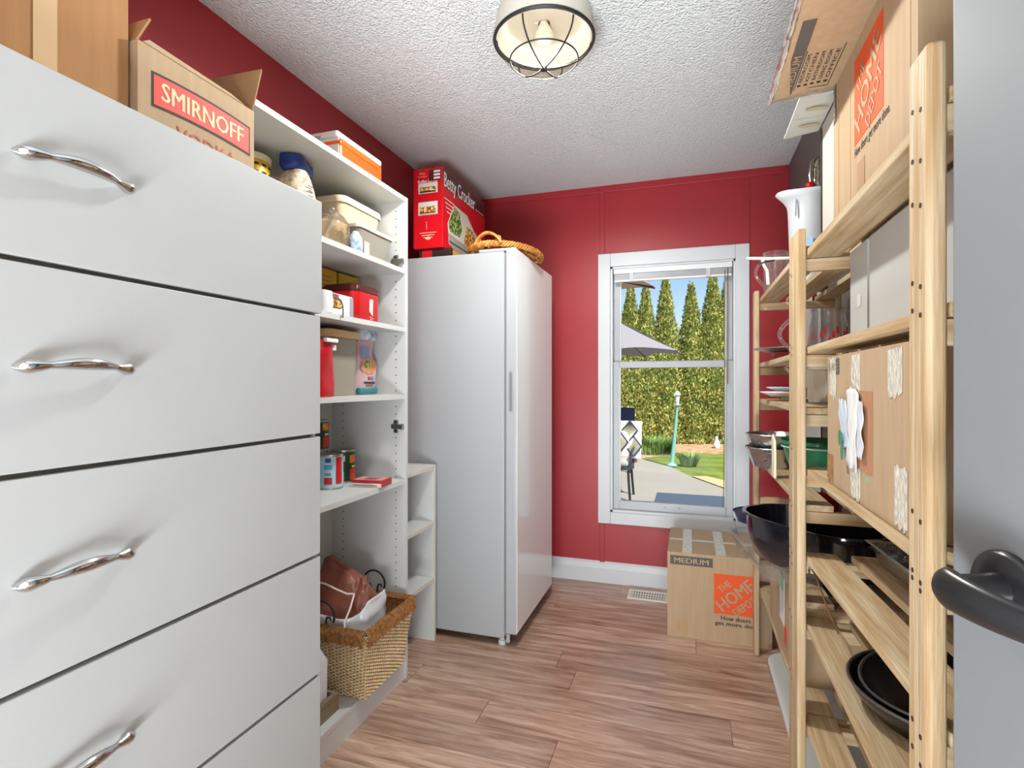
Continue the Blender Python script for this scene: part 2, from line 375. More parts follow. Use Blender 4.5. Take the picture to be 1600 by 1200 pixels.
# ------------------------------------------------------------------ open door at the right with lever
door = thing('door_1', 'light grey-white open door with black lever at right edge', 'door', (.249, .649, 0)); door['kind'] = 'structure'
dF = Vector((-.3125, .95, 0)).normalized(); dN = Vector((-dF.y, dF.x, 0))  # along the leaf, and out of its room-side face
E0 = Vector((.2485, .6492, 0)) ; E1 = E0 - dF * .765
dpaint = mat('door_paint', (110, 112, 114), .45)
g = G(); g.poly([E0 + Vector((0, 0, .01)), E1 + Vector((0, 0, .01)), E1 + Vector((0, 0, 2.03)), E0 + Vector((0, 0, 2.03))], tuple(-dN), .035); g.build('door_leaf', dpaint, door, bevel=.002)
hc = E0 - dF * .060 + Vector((0, 0, 1.018))
lever = G().lathe([(.001, 0), (.034, 0), (.034, .004), (.030, .008), (.016, .009)], (0, 0, 0), 32).lathe([(.015, .008), (.0135, .03), (.013, .052)], (0, 0, 0), 24)
MX = Matrix((( dF.x, 0, dN.x, hc.x), (dF.y, 0, dN.y, hc.y), (0, 1, 0, hc.z), (0, 0, 0, 1)))
SAT = mat('black_satin_metal', (26, 26, 28), .3, spec=.6)
ro = lever.xf(MX).build('rosette', SAT, door, smooth=True)
def lev(u, v):   # flat curved paddle
    t = u; s_ = math.sin(v * 2 * PI); c_ = math.cos(v * 2 * PI)
    x = .014 - t * .112; wv = (.0195 - .007 * t) * min(1, math.sqrt(max(0, 1 - (1 - min(t / .16, 1)) ** 2)) + .02) * (1 if t < .93 else .7)
    z = .050 + .008 * math.sin(t * PI * .9) - .012 * t * t; th = (.0105 - .005 * t) * min(1, math.sqrt(max(0, 1 - (1 - min(t / .08, 1)) ** 2)) + .05)
    return Vector((x, .002 - .004 * t + wv * s_, z + th * c_))
lg = G().grid(lev, 22, 17); lg.f.append(tuple(range(16))); lg.f.append(tuple(21 * 17 + k for k in range(16)))
lg.xf(MX).build('lever', SAT, ro, smooth=True)

# ------------------------------------------------------------------ dresser
dr = thing('chest_of_drawers', 'tall white chest of drawers with curved chrome handles', 'dresser', (-1.15, .53, 0))
DX = -.85; DY0, DY1 = -.04, 1.105
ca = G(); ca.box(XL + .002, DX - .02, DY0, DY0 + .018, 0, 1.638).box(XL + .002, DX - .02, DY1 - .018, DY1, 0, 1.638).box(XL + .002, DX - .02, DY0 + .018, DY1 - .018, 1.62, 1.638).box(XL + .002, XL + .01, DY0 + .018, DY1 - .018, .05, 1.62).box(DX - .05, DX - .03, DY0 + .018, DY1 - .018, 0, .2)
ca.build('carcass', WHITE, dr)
rows = [1.642, 1.367, 1.077, .787, .499, .205]
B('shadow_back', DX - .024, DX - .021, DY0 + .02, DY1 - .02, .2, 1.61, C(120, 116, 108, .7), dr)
def handle_mesh():
    g = G(); n = 33; L = .165
    pts = []; rr = []
    for k in range(n):
        t = k / (n - 1); y = (t - .5) * L
        out = .005 + .021 * math.sin(PI * t) ** .8 + .002 * math.sin(2 * PI * t)
        pts.append((out, y, .003 * math.sin(2 * PI * (t - .25))))
        e = min(t, 1 - t)
        rr.append(.0015 + .0062 * math.sin(min(e / .09, 1) * PI / 2) if e < .09 else (.0077 - .004 * (e - .09) / .13 if e < .22 else .0037 + .0033 * math.sin((e - .22) / .28 * PI / 2)))
    g.tube(pts, [q * 1.3 for q in rr], 10)
    return g
for i in range(5):
    z1 = rows[i] - (.004 if i else 0); z0 = rows[i + 1] + .004
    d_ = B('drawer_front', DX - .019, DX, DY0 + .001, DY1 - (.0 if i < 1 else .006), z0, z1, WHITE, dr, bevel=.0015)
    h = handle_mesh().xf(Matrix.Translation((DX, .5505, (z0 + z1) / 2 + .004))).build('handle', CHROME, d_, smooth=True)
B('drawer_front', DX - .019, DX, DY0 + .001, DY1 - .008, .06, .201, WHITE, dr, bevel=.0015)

# ------------------------------------------------------------------ tall open cabinet
cb = thing('open_shelf_cabinet', 'tall white cabinet with open shelves beside the drawers', 'cabinet', (-1.28, 1.55, 0))
CX = -1.10; CY0, CY1 = 1.118, 1.976
sp = B('side_panel', XL + .001, CX, CY1 - .019, CY1, 0, 1.962, WHITE_CAB, cb, bevel=.001)
B('side_panel', XL + .001, CX, CY0, CY0 + .018, 0, 1.962, WHITE_CAB, cb, bevel=.001)
B('top_board', XL + .001, CX, CY0 + .018, CY1 - .019, 1.943, 1.961, WHITE_CAB, cb, bevel=.001)
B('back_panel', XL + .001, XL + .007, CY0 + .018, CY1 - .019, .09, 1.943, WHITE_CAB, cb)
for z in (1.667, 1.430, 1.157, .812):
    sh = B('shelf', XL + .008, CX - .004, CY0 + .018, CY1 - .0195, z - .018, z, WHITE_CAB, cb); B('edge_band', CX - .004, CX - .002, CY0 + .018, CY1 - .0195, z - .018, z, WHITE_EDGE if z > 1.5 else WHITE_CAB, sh)
B('bottom_board', XL + .008, CX - .002, CY0 + .018, CY1 - .0195, .074, .092, WHITE_CAB, cb); B('kick_board', CX - .02, CX - .004, CY0 + .018, CY1 - .0195, 0, .074, WHITE_CAB, cb)
ph = G()
for x in (CX - .045, XL + .062):
    z = .18
    while z < 1.92:
        if all(abs(z - q + .009) > .016 for q in (1.667, 1.430, 1.157, .812)): ph.lathe([(.0026, 0), (.0026, .0006)], (0, 0, 0), 8); 
        k = 16
        if all(abs(z - q + .009) > .016 for q in (1.667, 1.430, 1.157, .812)):
            for j in range(len(ph.v) - k, len(ph.v)):
                a, b_, c_ = ph.v[j]; ph.v[j] = (x + a, CY1 - .0191 - c_, z + b_)
        z += .032
o = ph.build('shelf_pin_holes', DARK, sp); o['kind'] = 'stuff'
for z in (1.700, 1.026):
    hp = G(); hp.box(CX - .052, CX - .032, CY1 - .026, CY1 - .019, z - .026, z + .026).box(CX - .062, CX - .02, CY1 - .030, CY1 - .019, z - .009, z + .009).box(CX - .020, CX - .006, CY1 - .034, CY1 - .019, z - .011, z + .009)
    hh = hp.build('hinge_plate', STEEL, cb, bevel=.0015)
    for dz in (-.018, .018):
        s_ = G().lathe([(.004, 0), (.004, .001)], (0, 0, 0), 10).xf(Matrix.Translation((CX - .042, CY1 - .026, z + dz)) @ Matrix.Rotation(PI / 2, 4, 'X')).build('screw', DARK, hh)

# small shelf between cabinet and freezer
ss = thing('narrow_shelf_unit', 'low narrow white shelf unit between cabinet and freezer', 'shelf', (-1.3, 2.14, 0))
SX = -1.135
B('side_panel', -1.43, SX, 2.286, 2.301, 0, .822, WHITE_CAB, ss); B('edge_band', SX, SX + .0015, 2.286, 2.301, 0, .822, WHITE_EDGE, ss); B('side_panel', -1.43, SX, 1.979, 1.993, 0, .822, WHITE_CAB, ss)
for z in (.818, .556, .296): B('edge_band', SX - .002, SX - .0005, 1.993, 2.286, z - .016, z, WHITE_EDGE, B('shelf', -1.43, SX - .002, 1.993, 2.286, z - .016, z, WHITE_CAB, ss))
B('back_panel', -1.436, -1.43, 1.979, 2.301, .05, .82, WHITE_CAB, ss)

# ------------------------------------------------------------------ freezer
fr = thing('upright_freezer', 'tall white upright freezer with glossy door by the red wall', 'freezer', (-1.08, 2.66, 0))
FY0, FY1 = 2.333, 2.985
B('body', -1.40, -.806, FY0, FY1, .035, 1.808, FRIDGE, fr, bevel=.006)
B('gasket', -.806, -.797, FY0 + .008, FY1 - .008, .05, 1.80, C(120, 122, 124, .6), fr)
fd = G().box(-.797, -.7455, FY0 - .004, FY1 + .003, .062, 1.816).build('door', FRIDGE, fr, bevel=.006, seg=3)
G().box(-.7465, -.7435, FY0 + .001, FY1 - .002, .067, 1.811).build('lit_door_skin', FRIDGE_DOOR_LIT, fd, bevel=.001)  # paler sheet over the door front, coloured as if lit by the window
rc = G().lathe([(.0095, 0), (.0095, .0012)], (0, 0, 0), 14)
hs = []
for k in range(28):
    a = 2 * PI * k / 28; hs.append((-.772 + .0115 * math.cos(a), FY0 - .0043, 1.165 + (.085 if math.sin(a) > 0 else -.085) + .0085 * math.sin(a)))
G().poly(hs, (0, -1, 0), .0008).build('grip_recess', C(150, 152, 155, .4), fd)
hs2 = [(-.772 + (p[0] + .772) * .6, p[1] - .0009, 1.165 + (p[2] - 1.165) * .96) for p in hs]
G().poly(hs2, (0, -1, 0), .0006).build('grip_inner', C(120, 122, 126, .4), fd)
B('hinge_cover', -.93, -.745 - .006, FY0 + .002, FY0 + .04, 1.808, 1.822, FRIDGE, fr, bevel=.003)
for x, y_ in ((-.825, FY0 + .03), (-.825, FY1 - .03), (-1.37, FY0 + .03), (-1.37, FY1 - .03)):
    G().lathe([(.018, 0), (.018, .02), (.012, .022), (.012, .036)], (x, y_, 0), 16).build('foot', C(205, 205, 206, .5), fr, smooth=True)
G().lathe([(.010, 0), (.010, .04)], (-.79, FY0 + .012, .02), 12).build('door_pin', FRIDGE, fr, smooth=True)

# ------------------------------------------------------------------ floor register
vt = thing('floor_register', 'white metal floor heating register by the baseboard', 'floor vent', (-.22, 3.14, 0))
RM = mat('register_enamel', (228, 226, 218), .4)
f_ = G(); x0, x1, y0, y1 = -.335, -.112, 3.075, 3.215
f_.box(x0, x1, y0, y0 + .02, 0, .006).box(x0, x1, y1 - .02, y1, 0, .006).box(x0, x0 + .02, y0 + .02, y1 - .02, 0, .006).box(x1 - .02, x1, y0 + .02, y1 - .02, 0, .006)
f_.build('frame', RM, vt, bevel=.002)
B('duct_shadow', x0 + .02, x1 - .02, y0 + .02, y1 - .02, .0003, .001, C(90, 88, 84, .8), vt)
for k in range(13): B('louver', x0 + .022 + k * .0142, x0 + .030 + k * .0142, y0 + .02, y1 - .02, .001, .0045, RM, vt)
for k in range(2): B('cross_bar', x0 + .02, x1 - .02, y0 + .045 + k * .035, y0 + .051 + k * .035, .001, .005, RM, vt)

# ------------------------------------------------------------------ cardboard boxes
def carton(t, x0, x1, y0, y1, z0, z1, m, inner=None, closed=True, th=.005):
    g = G(); g.box(x0, x0 + th, y0, y1, z0, z1).box(x1 - th, x1, y0, y1, z0, z1).box(x0 + th, x1 - th, y0, y0 + th, z0, z1).box(x0 + th, x1 - th, y1 - th, y1, z0, z1).box(x0 + th, x1 - th, y0 + th, y1 - th, z0, z0 + th)
    b = g.build('carton_body', m, t)
    if closed:
        mx = (y0 + y1) / 2
        B('top_flap', x0, x1, y0, mx - .001, z1, z1 + .004, m, t); B('top_flap', x0, x1, mx + .001, y1, z1, z1 + .004, m, t)
    return b
def depot_logo(t, c, right, up, s, cut=1.0):
    """orange square with slanted stencil words"""
    R = Vector(right); U = Vector(up); O = Vector(c)
    lg = patch('printed_logo', c, R, U, s, s, ORANGE, t, .0004, .0004)
    N = R.cross(U); O2 = O + N * .0010; a = math.radians(41)
    d = R * math.cos(a) + U * math.sin(a); e = U * math.cos(a) - R * math.sin(a)
    text('THE', O2 + e * s * .31 - d * s * .06, R, U, s * .34, s * .17, KRAFT, lg, rot=a, bold=.014)
    text('HOME', O2 - e * s * .0, R, U, s * 1.02, s * .30, KRAFT, lg, rot=a, bold=.014)
    text('DEPOT', O2 - e * s * .33 + d * s * .0, R, U, s * .62, s * .19, KRAFT, lg, rot=a, bold=.014)
    return lg

# open spirits carton and a larger brown box on the chest of drawers
sm = thing('open_carton', 'open kraft carton with red and black lettered banner on the drawers', 'cardboard box', (-1.12, .9, 1.64))
x1_, ya, yb_, z0_, z1_ = -.985, .745, 1.03, 1.6385, 1.848
carton(sm, -1.30, x1_, ya, yb_, z0_, z1_, KRAFT, closed=False)
G().quad((-1.30, yb_ - .002, z1_), (x1_, yb_ - .002, z1_), (x1_ + .01, yb_ + .016, z1_ + .105), (-1.20, yb_ + .03, z1_ + .12), .004).build('side_flap', KRAFT_IN, sm)
G().quad((-1.30, ya + .006, z1_), (x1_ - .01, ya + .006, z1_), (x1_ - .01, ya + .035, z1_ + .06), (-1.30, ya + .035, z1_ + .06), .004).build('side_flap', KRAFT_D, sm)
G().quad((-1.298, ya, z1_), (-1.298, yb_, z1_), (-1.36, yb_, z1_ + .1), (-1.36, ya, z1_ + .1), .004).build('back_flap', KRAFT_IN, sm)
G().quad((x1_ - .003, ya + .01, z1_), (x1_ - .003, yb_ - .03, z1_), (x1_ - .012, yb_ - .06, z1_ + .012), (x1_ - .012, ya + .03, z1_ + .016), .004).build('front_flap', KRAFT, sm)
def banner(y0, y1, zc, hh, sag, x, m, name, t_):
    g = G(); n = 14; top = []; bot = []
    for k in range(n + 1):
        u = k / n; y = y0 + (y1 - y0) * u; a = sag * (1 - (2 * u - 1) ** 2)
        top.append((x, y, zc + hh / 2 + a)); bot.append((x, y, zc - hh / 2 + a))
    for k in range(n): g.quad(bot[k], bot[k + 1], top[k + 1], top[k], .0005)
    return g.build(name, m, t_)
banner(.772, 1.017, 1.770, .068, .006, x1_ + .0002, BLACKP, 'banner_outline', sm)
banner(.776, 1.013, 1.770, .058, .006, x1_ + .0008, C(212, 52, 34, .6), 'banner', sm)
text('SMIRNOFF', (x1_ + .0012, .894, 1.774), (0, 1, 0), (0, 0, 1), .205, .036, CREAMP, sm, bold=.014)
text('VODKA', (x1_ + .0004, .900, 1.706), (0, 1, 0), (0, 0, 1), .150, .032, C(176, 52, 28, .6), sm, bold=.005)

bb = thing('brown_box', 'large brown cardboard box beside the open carton at upper left', 'cardboard box', (-1.2, .6, 1.64))
carton(bb, -1.40, -1.00, .27, .738, 1.6385, 2.05, KRAFT_D)
for z in (1.98,): patch('tape', (-.9995, .50, z), (0, 1, 0), (0, 0, 1), .43, .05, C(196, 158, 116, .3, spec=.7), bb)
patch('tape', (-.9995, .60, 1.86), (0, 1, 0), (0, 0, 1), .035, .30, C(204, 170, 128, .3, spec=.7), bb)

# medium moving box on the floor below the window
mb = thing('moving_box', 'brown moving box marked MEDIUM on the floor under the window', 'cardboard box', (.13, 2.9, 0))
carton(mb, -.102, .352, 2.682, 3.14, .001, .398, KRAFT)
Rr, Uu = (1, 0, 0), (0, 0, 1); yf = 2.682
patch('size_band', (.006, yf, .366), Rr, Uu, .190, .042, GREYP, mb)
text('MEDIUM', (.006, yf - .0012, .366), Rr, Uu, .155, .024, KRAFT, mb, bold=.014)
depot_logo(mb, (.198, yf, .228), Rr, Uu, .184)
text('How doers', (.200, yf, .118), Rr, Uu, .128, .020, BLACKP, mb, bold=.014)
text('get more done.', (.208, yf, .090), Rr, Uu, .195, .024, BLACKP, mb, bold=.014)
for x in (-.05, -.02): patch('faint_icon', (x, yf, .055), Rr, Uu, .02, .05, C(178, 142, 102, .8), mb)
zt = .4022
g = G(); g.quad((-.10, 2.895, zt), (.35, 2.895, zt), (.35, 2.925, zt), (-.10, 2.925, zt), .0006); g.build('tape_strip', TAPE, mb)
for x in (-.035, .115):
    g = G(); g.quad((x, 2.684, zt + .0006), (x + .045, 2.684, zt + .0006), (x + .045, 3.12, zt + .0006), (x, 3.12, zt + .0006), .0006); g.build('tape_strip', TAPE, mb)

# ------------------------------------------------------------------ wooden racks
RF0, RF1, RB0, RB1 = .270, .292, .588, .610
SCREW = mat('rust_screw', (72, 54, 40), .5, metal=.6)
def rack(name, label, y0, y1, levels, screws, extra=()):
    r = thing(name, label, 'wooden rack', (.44, (y0 + y1) / 2, 0), None)
    posts = []
    for (xa, xb) in ((RF0, RF1), (RB0, RB1)):
        for ya in (y0, y1 - .06):
            p = G().box(xa, xb, ya, ya + .06, 0, 1.612).build('post', PZ, r, bevel=.006, seg=3); posts.append(p)
    for z in levels:
        za, zb = z if isinstance(z, tuple) else (z, z)
        for ya, z in ((y0 + .006, za), (y1 - .028, zb)): B('rung', RF1, RB0, ya, ya + .022, z - .018 - .034, z - .0195, PX, r, bevel=.002)
        for i, (xa, xb) in enumerate(((.294, .374), (.408, .484), (.514, .586))):
            j = random.uniform(-.006, .006); sl = G().box(xa + j * (i > 0), xb + j * (i < 2), y0 - .002 + .004, y1 - .004, -.018, 0); sl.v = [(p[0], p[1], p[2] + za + (zb - za) * (p[1] - y0) / (y1 - y0)) for p in sl.v]; sl.build('slat', PY, r, bevel=.002)
    for z in extra:
        B('rung', RF1, RB0, y1 - .05, y1 - .028, z - .04, z, PX, r, bevel=.002)
    for (yy, z) in screws:
        G().lathe([(.0032, 0), (.0032, .0012)], (0, 0, 0), 8).xf(Matrix.Translation((RF0 + .0002, yy, z)) @ Matrix.Rotation(-PI / 2, 4, 'Y')).build('screw', SCREW, posts[0])
    return r
sc = []
for z in (1.538, 1.475, 1.42, 1.32, 1.285, 1.03, .955, .945, .765, .73, .56, .525): sc += [(.790, z), (.815, z + .008)]
near = rack('pine_rack', 'near unfinished pine slat rack beside the open door', .772, 1.657, (1.556, 1.298, .975, (.785, .742), .565, .30), sc)
sc2 = []
for z in (1.50, 1.30, 1.28, 1.02, .86, .73, .70, .55, .38): sc2 += [(1.675, z), (1.705, z + .01)]
far = rack('pine_rack', 'far unfinished pine slat rack standing toward the window', 1.665, 2.662, (1.580, 1.292, 1.135, .868, .600, .300), sc2, (.70,))

# ---- near rack contents
tb = thing('moving_box', 'kraft moving box on rack top with an outfolded printed flap', 'cardboard box', (.47, 1.28, 1.556))
hx = .345
carton(tb, hx, .60, 1.02, 1.552, 1.5575, 1.955, KRAFT, closed=False)
Rl = (0, -1, 0)
depot_logo(tb, (hx, 1.274, 1.815), Rl, Uu, .186)
text('How doers get more done.', (hx, 1.255, 1.702), Rl, Uu, .22, .026, BLACKP, tb, bold=.005)
patch('arrow_mark', (hx, 1.32, 1.645), Rl, Uu, .05, .06, C(166, 134, 100, .8), tb)
for y_ in (1.05, 1.40, 1.50): patch('crease', (hx, y_, 1.75), Rl, Uu, .002, .38, C(166, 130, 92, .8), tb, .0003, .0003)
fl = G().quad((.195, 1.03, 1.944), (.195, 1.556, 1.938), (hx, 1.552, 1.950), (hx, 1.02, 1.950), .005).build('outfolded_flap', KRAFT, tb)
FRr, FUu = Vector((0, -1, 0)), Vector((-1, 0, 0))       # the print faces down
def flp(x, y_): return Vector((x, y_, 1.9375 + (x - .195) * .07))
patch('size_band', flp(.232, 1.38), FRr, FUu, .30, .026, GREYP, fl, .0025, .0006)
text('MEDIUM', flp(.232, 1.42) + Vector((0, 0, -.0040)), FRr, FUu, .13, .016, KRAFT, fl)
for i, w in enumerate(('BEDROOM', 'KITCHEN', 'BATHROOM', 'LIVING ROOM', 'OFFICE')):
    text(w, flp(.256 + i * .0145, 1.42) + Vector((0, 0, -.003)), FRr, FUu, .12, .008, BLACKP, fl)
    patch('check_box', flp(.256 + i * .0145, 1.495) + Vector((0, 0, -.003)), FRr, FUu, .008, .008, BLACKP, fl)
for x in (.248, .324): patch('list_outline', flp(x, 1.43) + Vector((0, 0, -.0028)), FRr, FUu, .17, .0015, BLACKP, fl)
patch('list_outline', flp(.286, 1.515) + Vector((0, 0, -.0028)), FRr, FUu, .0015, .076, BLACKP, fl)
def wrapf(u, v):
    y_ = 1.05 + .51 * u; x = .192 + .016 * v + .003 * noise.noise(Vector((y_ * 60, v * 3, 0)))
    return Vector((x, y_, 1.9365 - .006 * math.sin(v * PI) - .003 * noise.noise(Vector((y_ * 50, v * 4, 2)))))
G().grid(wrapf, 40, 7).build('plastic_film', WRAP, fl, smooth=True)
def wrapg(u, v):
    x = .192 + .16 * u; y_ = 1.562 - .03 * v + .003 * noise.noise(Vector((x * 60, v * 3, 5)))
    return Vector((x, y_, 1.938 + (x - .195) * .07 - .004 - .005 * math.sin(v * PI) - .003 * noise.noise(Vector((x * 70, v * 5, 2)))))
G().grid(wrapg, 24, 8).build('plastic_film', WRAP, fl, smooth=True)
patch('fragile_band', (hx, 1.535, 1.90), Rl, Uu, .026, .10, GREYP, tb); text('FRAGILE', (hx - .0012, 1.535, 1.90), (0, 0, 1), (0, 1, 0), .085, .014, KRAFT, tb)

wbx = thing('white_carton', 'tall white carton on rack top with a slotted flap hanging open', 'cardboard box', (.49, 1.8, 1.58))
WC = mat('white_card', (196, 194, 186), .6, var=.03, scale=8)
carton(wbx, .388, .58, 1.672, 1.880, 1.5815, 1.995, WC, closed=False)
q0, q1, q2, q3 = Vector((.383, 1.672, 1.995)), Vector((.383, 1.915, 1.995)), Vector((.288, 1.928, 1.988)), Vector((.288, 1.668, 1.988))
wf_ = G().quad(q0, q1, q2, q3, .004).build('open_flap', WC, wbx)
dn2 = Vector((0, 0, -1)) ; fx = Vector((1, 0, 0)); fy = Vector((0, 1, 0))
for yc in (1.738, 1.846):
    el = [Vector((.345, yc, 1.9865 - .0002)) + fx * .030 * math.cos(a * PI / 10) + fy * .011 * math.sin(a * PI / 10) for a in range(20)]
    G().poly(el, (0, 0, -1), .0008).build('hand_slot', C(176, 162, 138, .8), wf_)
B('fold_line', .29, .38, 1.795, 1.797, 1.9850, 1.9858, C(190, 186, 174, .7), wf_)
B('dark_edge', .384, .388, 1.881, 1.887, 1.60, 1.985, C(60, 52, 44, .8), wbx)

for nm, lab, ya, yb2 in (('white_box', 'narrow white box at the back of rack behind the red-marked pitcher', 1.428, 1.565), ('white_box', 'wide plain white box on the near rack above the torn carton', .90, 1.412)):
    t = thing(nm, lab, 'box', (.48, (ya + yb2) / 2, 1.298)); WB = mat('white_card_board', (186, 186, 184), .5, var=.06, scale=5)
    carton(t, .385, .575, ya, yb2, 1.2995, 1.528, WB, th=.004)
    patch('label_mark', (.385, ya + .06, 1.40), Rl, Uu, .03, .03, C(200, 200, 198, .5), t)

# torn moving box
to = thing('moving_box', 'torn kraft moving box with shiny tape and ripped paper on the near rack', 'cardboard box', (.45, 1.15, .975))
tx = .302
carton(to, tx, .578, .90, 1.412, .9765, 1.258, KRAFT)
patch('size_block', (tx, 1.352, 1.238), Rl, Uu, .085, .034, GREYP, to); text('LARGE', (tx - .0012, 1.35, 1.238), Rl, Uu, .07, .018, KRAFT, to, bold=.014)
def tape_strip(yc, w, za, zb, m=TAPE, ragged=True):
    n = 9; g = G(); top = []; bot = []
    for k in range(n + 1):
        yy = yc + w / 2 - w * k / n
        bot.append(Vector((tx - .0006, yy, za + (random.uniform(-.008, .008) if ragged else 0)))); top.append(Vector((tx - .0006, yy, zb + random.uniform(-.003, .003))))
    for k in range(n): g.quad(bot[k], bot[k + 1], top[k + 1], top[k], .0008)
    return g.build('tape_strip', m, to)
tape_strip(1.362, .050, 1.172, 1.256); tape_strip(1.19, .055, 1.186, 1.256); tape_strip(.98, .060, 1.182, 1.256)
tape_strip(1.19, .060, .985, 1.040); tape_strip(.955, .050, .985, 1.075); tape_strip(1.385, .050, .985, 1.040, mat('torn_card', (168, 120, 66), .8, var=.3, scale=40, bump=.3, bscale=60))
BR = mat('exposed_brown_card', (178, 126, 92), .85, var=.12, scale=20, stretch=(2, 2, .2))
patch('torn_patch', (tx, 1.165, 1.113), Rl, Uu, .155, .146, BR, to)
def curl(y0, y1, z0, z1, amp, m, nm, skew=0.0):
    def fn(u, v):
        yy = y0 + (y1 - y0) * u; zz = z0 + (z1 - z0) * v
        o_ = .003 + amp * (math.sin(u * PI) ** 2 * .4 + u * u * .8) + .003 * noise.noise(Vector((yy * 60, zz * 40, 1)))
        jag = .012 * noise.noise(Vector((u * 9, v * 3, y0 * 10)))
        return Vector((tx - o_, yy + skew * (v - .5) + jag * (u > .9 or u < .1), zz + jag * (v < .05 or v > .95)))
    return G().grid(fn, 14, 18).build(nm, m, to, smooth=True, solid=.0008)
curl(1.246, 1.162, 1.042, 1.190, .004, PAPER, 'torn_paper', -.006)
curl(1.182, 1.120, 1.062, 1.168, .006, C(206, 208, 214, .6), 'torn_paper')
curl(1.300, 1.232, 1.072, 1.166, .003, C(196, 202, 216, .5), 'torn_paper', .012)
for (yc, zc, a, b2) in ((1.266, 1.090, .012, .016), (1.250, 1.062, .010, .016)):
    el = [(tx - .009, yc + a * math.cos(k * PI / 8), zc + b2 * math.sin(k * PI / 8)) for k in range(16)]
    G().poly(el, (-1, 0, 0), .001).build('leaf_print', C(52, 128, 88, .6), to)
patch('printed_mark', (tx, 1.243, 1.027), Rl, Uu, .014, .014, C(120, 110, 100, .7), to); patch('printed_mark', (tx, 1.119, 1.029), Rl, Uu, .02, .012, C(150, 170, 140, .7), to)

# dark pans on the low near shelf
PAN = mat('black_nonstick', (30, 28, 30), .3, spec=.5)
def skillet(label, cx, cy, z, r, h, tilt, ta, group=None, hdl=None):
    t = thing('frying_pan', label, 'pan', (cx, cy, z)); M = Matrix.Translation((cx, cy, z)) @ Matrix.Rotation(ta, 4, 'Z') @ Matrix.Rotation(tilt, 4, 'X')
    G().lathe([(.0, .002), (r * .78, .0), (r * .95, h * .6), (r, h), (r + .004, h + .001), (r + .004, h - .004), (r * .97, h * .58), (r * .79, -.003), (0, -.003)], (0, 0, 0), 40, cap=False).xf(M).build('bowl', PAN, t, smooth=True)
    G().tube([M @ Vector(((r + .004) * math.cos(k * PI / 24), (r + .004) * math.sin(k * PI / 24), h)) for k in range(48)], .0028, 6, closed=True).build('rim', C(120, 116, 118, .3, metal=.8), t, smooth=True)
    if hdl:
        G().tube([M @ Vector(p) for p in ((r * math.cos(hdl), r * math.sin(hdl), h * .8), ((r + .06) * math.cos(hdl), (r + .06) * math.sin(hdl), h + .012), ((r + .15) * math.cos(hdl), (r + .15) * math.sin(hdl), h + .016))], [.009, .010, .012], 8, flat=.6).build('handle', BLACK, t, smooth=True)
    return t
skillet('large black pan, lower of two on the low near rack shelf', .468, 1.22, .570, .165, .05, 0, 0, hdl=-1.6)
skillet('black pan leaning inside another on the low near rack shelf', .482, 1.215, .605, .155, .04, math.radians(-9), math.radians(90))

# foil tray on the near rack shelf
ft = thing('foil_tray', 'shiny foil baking tray on near rack slats behind the post', 'tray', (.52, 1.36, .775))
g = G(); x0, x1, y0, y1 = .43, .575, 1.14, 1.60
g.v = []
def ring(i, z): return [(x0 + i, y0 + i, z), (x1 - i, y0 + i, z), (x1 - i, y1 - i, z), (x0 + i, y1 - i, z)]
lv = [ring(-.004, .822), ring(0, .825), ring(.008, .82), ring(.02, .7775), ring(.05, .7775)]
for r_ in lv: g.v += r_
for k in range(len(lv) - 1): g.f += [(k * 4 + j, k * 4 + (j + 1) % 4, k * 4 + 4 + (j + 1) % 4, k * 4 + 4 + j) for j in range(4)]
g.f.append(tuple(16 + j for j in range(4)))
FOIL = mat('foil', (200, 202, 206), .22, metal=1, bump=.3, bscale=60)
g.v = [(p[0], p[1], p[2] - .0055 - .0486 * (p[1] - 1.14) + .004) for p in g.v]
g.build('tray', FOIL, ft, solid=.0012)

# ---- far rack contents, top shelf (1.580)
def mug(label, cx, cy, z, r, h, ha, group=None, mt=GLASS):
    t = thing('glass_mug', label, 'mug', (cx, cy, z))
    G().lathe([(0, .001), (r * .92, .001), (r * .94, .01), (r * .97, h * .5), (r, h), (r - .004, h), (r * .90, h * .5), (r * .86, .014), (0, .012)], (cx, cy, z), 28, cap=False).build('cup', mt, t, smooth=True)
    d = Vector((math.cos(ha), math.sin(ha), 0)); O = Vector((cx, cy, z))
    hp = [O + d * (r * .96 + .042 * math.sin(k / 12 * PI)) + Vector((0, 0, h * .84 - h * .72 * k / 12)) for k in range(13)]
    G().tube(hp, .007, 8).build('handle', mt, t, smooth=True)
    return t
MUGG = glass_mat('thick_glass', (251, 251, 251), .12, .05, (250, 250, 250), fres=.4)
mug('clear glass beer mug on the rack top near the window', .338, 2.475, 1.5805, .048, .165, math.radians(205), mt=MUGG)
wp = thing('plastic_paddle', 'white plastic paddle poking out from the rack top', 'paddle', (.3, 2.28, 1.62))
G().tube([(.212, 2.31, 1.694), (.25, 2.305, 1.690), (.30, 2.30, 1.684), (.36, 2.29, 1.68)], [.008, .0085, .0085, .008], 10, flat=.7).build('grip', C(238, 236, 230, .4), wp, smooth=True)
G().tube([(.268, 2.303, 1.686), (.274, 2.303, 1.66), (.285, 2.303, 1.64), (.288, 2.30, 1.585)], .006, 8).build('stem', C(234, 232, 226, .4), wp, smooth=True)
G().tube([(.255, 2.300, 1.668), (.28, 2.292, 1.672), (.31, 2.296, 1.676)], .003, 6).build('tie', BLACK, wp, smooth=True)
PIT = mat('milky_plastic', (190, 194, 200), .35, spec=.5)
pt = thing('plastic_pitcher', 'milky white plastic pitcher with flared lip on the rack top', 'pitcher', (.43, 2.30, 1.58))
